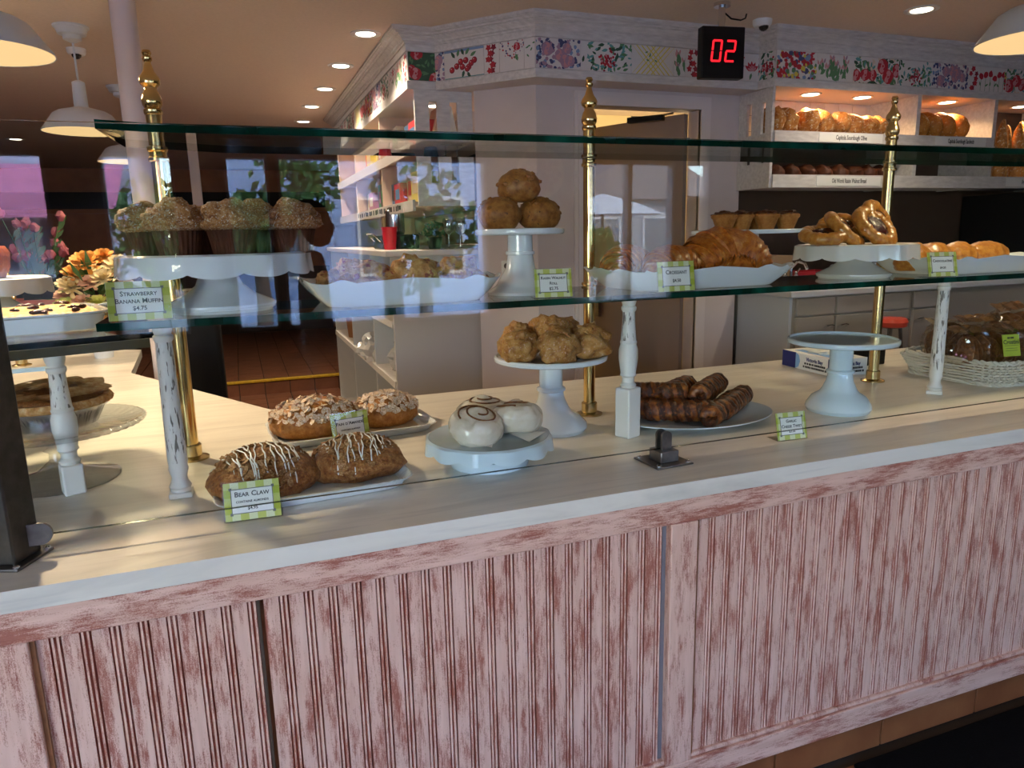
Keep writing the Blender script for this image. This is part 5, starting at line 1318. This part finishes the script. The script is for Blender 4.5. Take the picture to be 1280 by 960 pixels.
def bag(loc, rz, lab, seed, lean=0):
    loc = (loc[0], loc[1], loc[2]+.022)
    t = thing('crostini_bag', lab, 'bag', loc, 0, 'bagged crostini'); t.rotation_euler = (lean,0,rz); t.scale = (1.12,1.12,1.2)
    rng = random.Random(seed)
    for k in range(9):
        G().lathe([(.001,0),(.045,0),(.052,.004),(.052,.010),(.045,.014),(.001,.014)], 20, sq=.8, rm=lambda a,q: 1+.06*noise.noise((math.cos(a)*2,math.sin(a)*2,seed+k)), caps=False, mtx=Matrix.Translation((-.085+.021*k, rng.uniform(-.01,.01), .062+rng.uniform(-.006,.006))) @ Matrix.Rotation(R_(90)+rng.uniform(-.3,.3),4,'Y')).build('toast_slice', crost, t, sharp=40)
    f2 = lambda v: 1+.10*noise.noise(v*4+Vector((seed,0,0)))+.13*abs(noise.noise(v*6+Vector((0,seed,0))))-.02
    G().blob((0,0,.070), (.128,.074,.080), 4, .05, 3, seed, flat=-.85, fn=f2).build('cellophane', film, t, sharp=15)
    g = G(); n = 14; vs = []
    for i in range(n+1):
        for j in range(4):
            vs.append(((i/n-.5)*.22, .006*math.sin(i*1.3+seed)+.014*j, .126+.008*j+.002*math.sin(i*2.1+j)))
    g.add(vs, [(i*4+j,(i+1)*4+j,(i+1)*4+j+1,i*4+j+1) for i in range(n) for j in range(3)]).build('folded_top', kraft, t, sharp=20)
    lb2 = G().box(-.034,.034,-.0008,0,-.034,.034).build('label', lgrn, t, loc=(.03,-.086,.085), rot=(R_(-8),0,0))
    text('lettering', 'Crostini', .019, MT['ink'], lb2, (0,-.001,.010), bold=.0003); G().box(-.014,-.004,-.0012,-.0008,.021,.026).box(-.002,.012,-.0012,-.0008,.021,.026).box(-.028,.028,-.0012,-.0008,-.001,0).box(-.024,.024,-.0012,-.0008,-.010,-.009).box(-.024,.024,-.0012,-.0008,-.017,-.016).build('printed_lines', MT['ink'], lb2, sharp=0)
bag((2.665,1.945,.975), R_(-8), 'crostini bag with lime green label at the front left of the basket', 1, R_(-6))
bag((2.905,1.955,.975), R_(6), 'crostini bag with lime green label cut by the right frame edge', 2, R_(-4))
bag((2.70,2.12,.975), R_(70), 'crostini bag at the left end of the basket, turned sideways', 3)
bag((2.90,2.12,.985), R_(-5), 'crostini bag in the second row of the basket', 4, R_(-4))
bag((3.10,2.15,1.02), R_(10), 'crostini bag at the back right on top of the others', 5)

# ------------------------------------------------------------------ customer standing behind the camera (seen mirrored in the pane)
def customer():
    t = thing('person', 'standing customer in a grey jacket, hair tied back, seen mirrored in the glass', 'person', (.40,-1.16,0), 0)
    sk = {'pel': (0,0,.95,.115), 'wai': (0,0,1.10,.105), 'che': (.01,0,1.30,.125), 'nk0': (.0,0,1.44,.060), 'nk1': (.02,0,1.50,.05),
          'hl': (0,.09,.90,.085), 'kl': (.01,.10,.50,.058), 'al': (-.01,.10,.09,.042), 'tl': (.13,.11,.04,.032),
          'hr': (0,-.09,.90,.085), 'kr': (.01,-.10,.50,.058), 'ar': (-.01,-.10,.09,.042), 'tr': (.13,-.11,.04,.032),
          'sl': (.0,.17,1.40,.058), 'el': (-.03,.23,1.12,.044), 'wl': (.10,.20,.92,.030), 'sr': (.0,-.17,1.40,.058), 'er': (-.03,-.23,1.12,.044), 'wr': (.10,-.20,.92,.030)}
    ed = [('pel','wai'),('wai','che'),('che','nk0'),('nk0','nk1'),('pel','hl'),('hl','kl'),('kl','al'),('al','tl'),('pel','hr'),('hr','kr'),('kr','ar'),('ar','tr'),('che','sl'),('sl','el'),('el','wl'),('che','sr'),('sr','er'),('er','wr')]
    K = list(sk)
    def skin(name, pts, edges, radii, m, root=0):
        me = bpy.data.meshes.new(name); me.from_pydata(pts, edges, []); me.materials.append(m)
        o = link(name, me, t); o.modifiers.new('skin', 'SKIN'); s_ = o.modifiers.new('sub', 'SUBSURF'); s_.levels = s_.render_levels = 2
        o.modifiers['skin'].use_smooth_shade = True
        for i, v in enumerate(me.skin_vertices[0].data): v.radius = (radii[i],)*2; v.use_root = (i == root)
        return o
    skn = plain('skin', (.55,.33,.24), .5); jk = plain('grey_jacket', (.20,.20,.21), .8); hr = plain('brown_hair', (.09,.045,.025), .6)
    skin('body', [sk[k][:3] for k in K], [(K.index(a),K.index(b)) for a,b in ed], [sk[k][3] for k in K], jk)
    def hf(p, v):
        # jaw narrows, nose and brow forward (+x)
        p = Vector(p)
        if p.z < 0: p.y *= 1-.35*min(1,-p.z/.12); p.x += .012*(-p.z/.12)
        n_ = math.exp(-((v.y/.14)**2)-((p.z+.015)/.022)**2)*(1 if v.x > 0 else 0); p.x += .026*n_
        n_ = math.exp(-((v.y/.25)**2)-((p.z+.058)/.012)**2)*(1 if v.x > 0 else 0); p.x += .008*n_
        n_ = math.exp(-((v.y/.3)**2)-((p.z+.10)/.018)**2)*(1 if v.x > 0 else 0); p.x += .012*n_
        return p
    h = G().blob((.035,0,1.635), (.088,.072,.122), 4, 0, 1, 0, fn2=hf).build('head', skn, t)
    for s_ in (-1,1):
        G().blob((.105,.030*s_,1.648), (.010,.013,.008), 2, 0).build('eye', MT['white'], h); G().blob((.03,.074*s_,1.63), (.018,.008,.03), 2, 0).build('ear', skn, h)
    G().blob((.115,0,1.573), (.008,.022,.006), 2, 0).build('lips', plain('lips', (.40,.13,.11), .4), h)
    G().blob((.008,0,1.665), (.108,.088,.112), 4, .06, 5, 2, fn2=lambda p, v: Vector((min(p.x, .075+.02*v.z), p.y, max(p.z, -.06)))).build('hair', hr, t)
    G().blob((-.115,0,1.60), (.045,.035,.085), 3, .25, 3, 3).build('ponytail', hr, t)
    for s_ in (-1,1):
        b = Vector((.10,.20*s_,.92)); d = Vector((.35,0,-.94)).normalized()
        pts = [tuple(b), tuple(b+d*.05), tuple(b+d*.09)]; eds = [(0,1),(1,2)]; rad = [.026,.034,.030]
        for f in range(4):
            y = (-.027+.018*f); L = (.065,.075,.070,.055)[f]; k = len(pts)
            pts += [tuple(b+d*.095+Vector((0,y,0))), tuple(b+d*(.095+L*.55)+Vector((.004,y,0))), tuple(b+d*(.095+L)+Vector((-.008,y,0)))]; eds += [(2,k),(k,k+1),(k+1,k+2)]; rad += [.010,.009,.007]
        k = len(pts); pts += [tuple(b+d*.03+Vector((.03,-.012*s_,0))), tuple(b+d*.075+Vector((.05,-.02*s_,0)))]; eds += [(0,k),(k,k+1)]; rad += [.012,.009]
        skin('hand', pts, eds, rad, skn)
    return t
customer()

# ------------------------------------------------------------------ street outside (lights and mirrors in the glass)
struct(G().box(-30, 30, -40, -2.75, -.2, -.06).build('floor', plain('grey_pavement', (.34,.33,.33), .9, var=.1, sc=2)))
def house(name, lab, x0, x1, y, h, col, gable=0, roofc=(.25,.22,.22), wins=()):
    t = thing(name, lab, 'building', ((x0+x1)/2, y, -.06)); W = (x1-x0)/2
    s_ = plain(name+'_siding_'+lab[:5], col, .8); g = G()
    g.box(-W, W, -6, 0, 0, h)
    z = .1
    while z < h: g.box(-W, W, -.0, .012, z, z+.14); z += .16
    g.build('siding_wall', s_, t, sharp=0)
    rf = plain(name+'_roof_'+lab[:5], roofc, .8)
    if gable: G().add([(-W-.3,-6.2,h),(W+.3,-6.2,h),(W+.3,.3,h),(-W-.3,.3,h),(0,-6.2,h+gable),(0,.3,h+gable)], [(0,3,5,4),(1,4,5,2),(2,5,3),(0,4,1),(0,1,2,3)]).build('roof', rf, t, sharp=0)
    else: G().box(-W-.15, W+.15, -6.1, .25, h, h+.18).build('roof', rf, t)
    for (wx, wz, ww, wh) in wins:
        f = G().box(wx-ww/2-.06, wx+ww/2+.06, 0, .05, wz-.06, wz+wh+.06).build('window_frame', MT['white'], t); G().box(wx-ww/2, wx+ww/2, .05, .056, wz, wz+wh).build('pane', plain('dark_window', (.10,.16,.22), .05), f)
    return t
house('row_house', 'pale blue clapboard house across the street', -.6, 5.0, -10.4, 5.2, (.36,.47,.72), 0, wins=((-1.3,1.0,.7,1.3),(.3,1.0,.7,1.3),(1.5,1.0,.7,1.3)))
house('shop_building', 'lilac shop building with pink fascia across the street', -6.5, -1.45, -9.8, 4.6, (.55,.60,.80), 0, wins=((-1.6,.5,1.4,1.5),(.2,.5,1.4,1.5),(1.7,.5,.9,1.5)))
house('gabled_house', 'grey gabled house beyond the parasol across the street', 8.0, 13.0, -14.5, 2.5, (.38,.40,.42), 1.4, wins=((-1.2,.8,.8,1.2),(.4,.8,.8,1.2),(1.6,.8,.6,1.2)))
aw = thing('awning', 'pink shop awning across the street', 'awning', (-4.0, -9.75, 2.0))
G().add([(-2.5,0,.75),(2.5,0,.75),(2.5,1.0,.25),(-2.5,1.0,.25)], [(0,3,2,1)]).box(-2.5,2.5,.99,1.0,-.05,.26).build('canopy', plain('pink_canvas', (.75,.25,.42), .8), aw, sharp=0)
lf = plain('street_foliage', (.10,.20,.05), .7, var=.5, sc=9)
def tree(x, y, h, r, lab, seed):
    t = thing('street_tree', lab, 'tree', (x, y, -.06)); rng = random.Random(seed)
    G().tube([(0,0,0),(.05,0,h*.4),(0,.05,h*.75)], [.11,.09,.05], 8).build('trunk', plain('bark%d' % seed, (.14,.10,.07), .9), t)
    g = G()
    for k in range(520):
        d = Vector((rng.gauss(0,1),rng.gauss(0,1),rng.gauss(0,1))).normalized()*r*rng.uniform(.35,1)
        c = Vector((d.x, d.y, h*.75+d.z*1.25)); u = Vector((rng.gauss(0,1),rng.gauss(0,1),rng.gauss(0,1))).normalized()*.09; v = u.orthogonal().normalized()*.06
        g.add([c-u,c+v,c+u,c-v], [(0,1,2,3)])
    stuff(g.build('foliage', lf, t, sharp=0))
tree(-.95, -7.6, 2.3, .62, 'leafy street tree before the shop corner', 1); tree(.22, -6.0, 2.3, .40, 'slim leafy street tree left of the blue house', 2); tree(2.3, -6.4, 2.3, .75, 'spreading street tree before the blue house', 3); tree(1.0, -9.3, 3.4, .7, 'tall street tree close to the blue house', 4); tree(6.6, -9.6, 1.7, .4, 'street tree beside the parasol', 5)
um = thing('parasol', 'white market parasol on the far pavement', 'parasol', (7.4, -11.0, -.06))
G().lathe([(1.3,2.0),(.7,2.25),(.02,2.45)], 8, caps=False).build('canopy', MT['white'], um, sharp=0); G().tube([(0,0,0),(0,0,2.4)], .03, 8).build('pole', MT['steel'], um)
car = thing('parked_car', 'light blue parked car at the kerb', 'car', (-2.2, -5.6, -.06))
pts = [(-2.0,.35),(-2.05,.75),(-1.3,.92),(-.7,1.38),(.7,1.40),(1.35,.95),(2.0,.82),(2.05,.38)]
G().prism(pts, -.8, .8, mtx=Matrix.Rotation(R_(90),4,'X')).build('body', plain('light_blue_car_paint', (.45,.60,.75), .15, coat=1), car, bevel=.06)
for s_ in (-1,1): G().prism([(-1.05,.95),(-.66,1.30),(.66,1.32),(1.15,.95)], -.005, .005, mtx=Matrix.Translation((0,.806*s_,0)) @ Matrix.Rotation(R_(90),4,'X')).build('side_window', plain('car_glass%d' % (s_+1), (.05,.07,.08), .05), car)
for x in (-1.25,1.25):
    for s_ in (-1,1): G().lathe([(.05,-.1),(.30,-.1),(.33,-.05),(.33,.05),(.30,.1),(.05,.1)], 24, mtx=Matrix.Translation((x,.74*s_,.33)) @ Matrix.Rotation(R_(90),4,'X')).build('wheel', MT['black'], car)
td = thing('tart_sign', 'round berry tart plaque on the storefront wall between windows', 'sign', (2.42,-2.572,2.06)); td.scale = (.46,.46,.46)
G().lathe([(.42,-.02),(.46,0),(.42,.02)], 48, mtx=Matrix.Rotation(R_(90),4,'X')).build('crust_disc', plain('tart_cream', (.74,.60,.38), .6), td)
bmm = None
for k in range(37):
    r_ = .40*math.sqrt((k+.5)/37)*.92; a = k*2.39996
    if bmm is None: o = G().blob((0,0,0),(.055,.03,.055),2,.03,2,1).build('berry', plain('red_berry', (.30,.035,.05), .35), td); bmm = o.data
    else: o = link('berry', bmm, td)
    o.location = (r_*math.cos(a), .025, r_*math.sin(a))
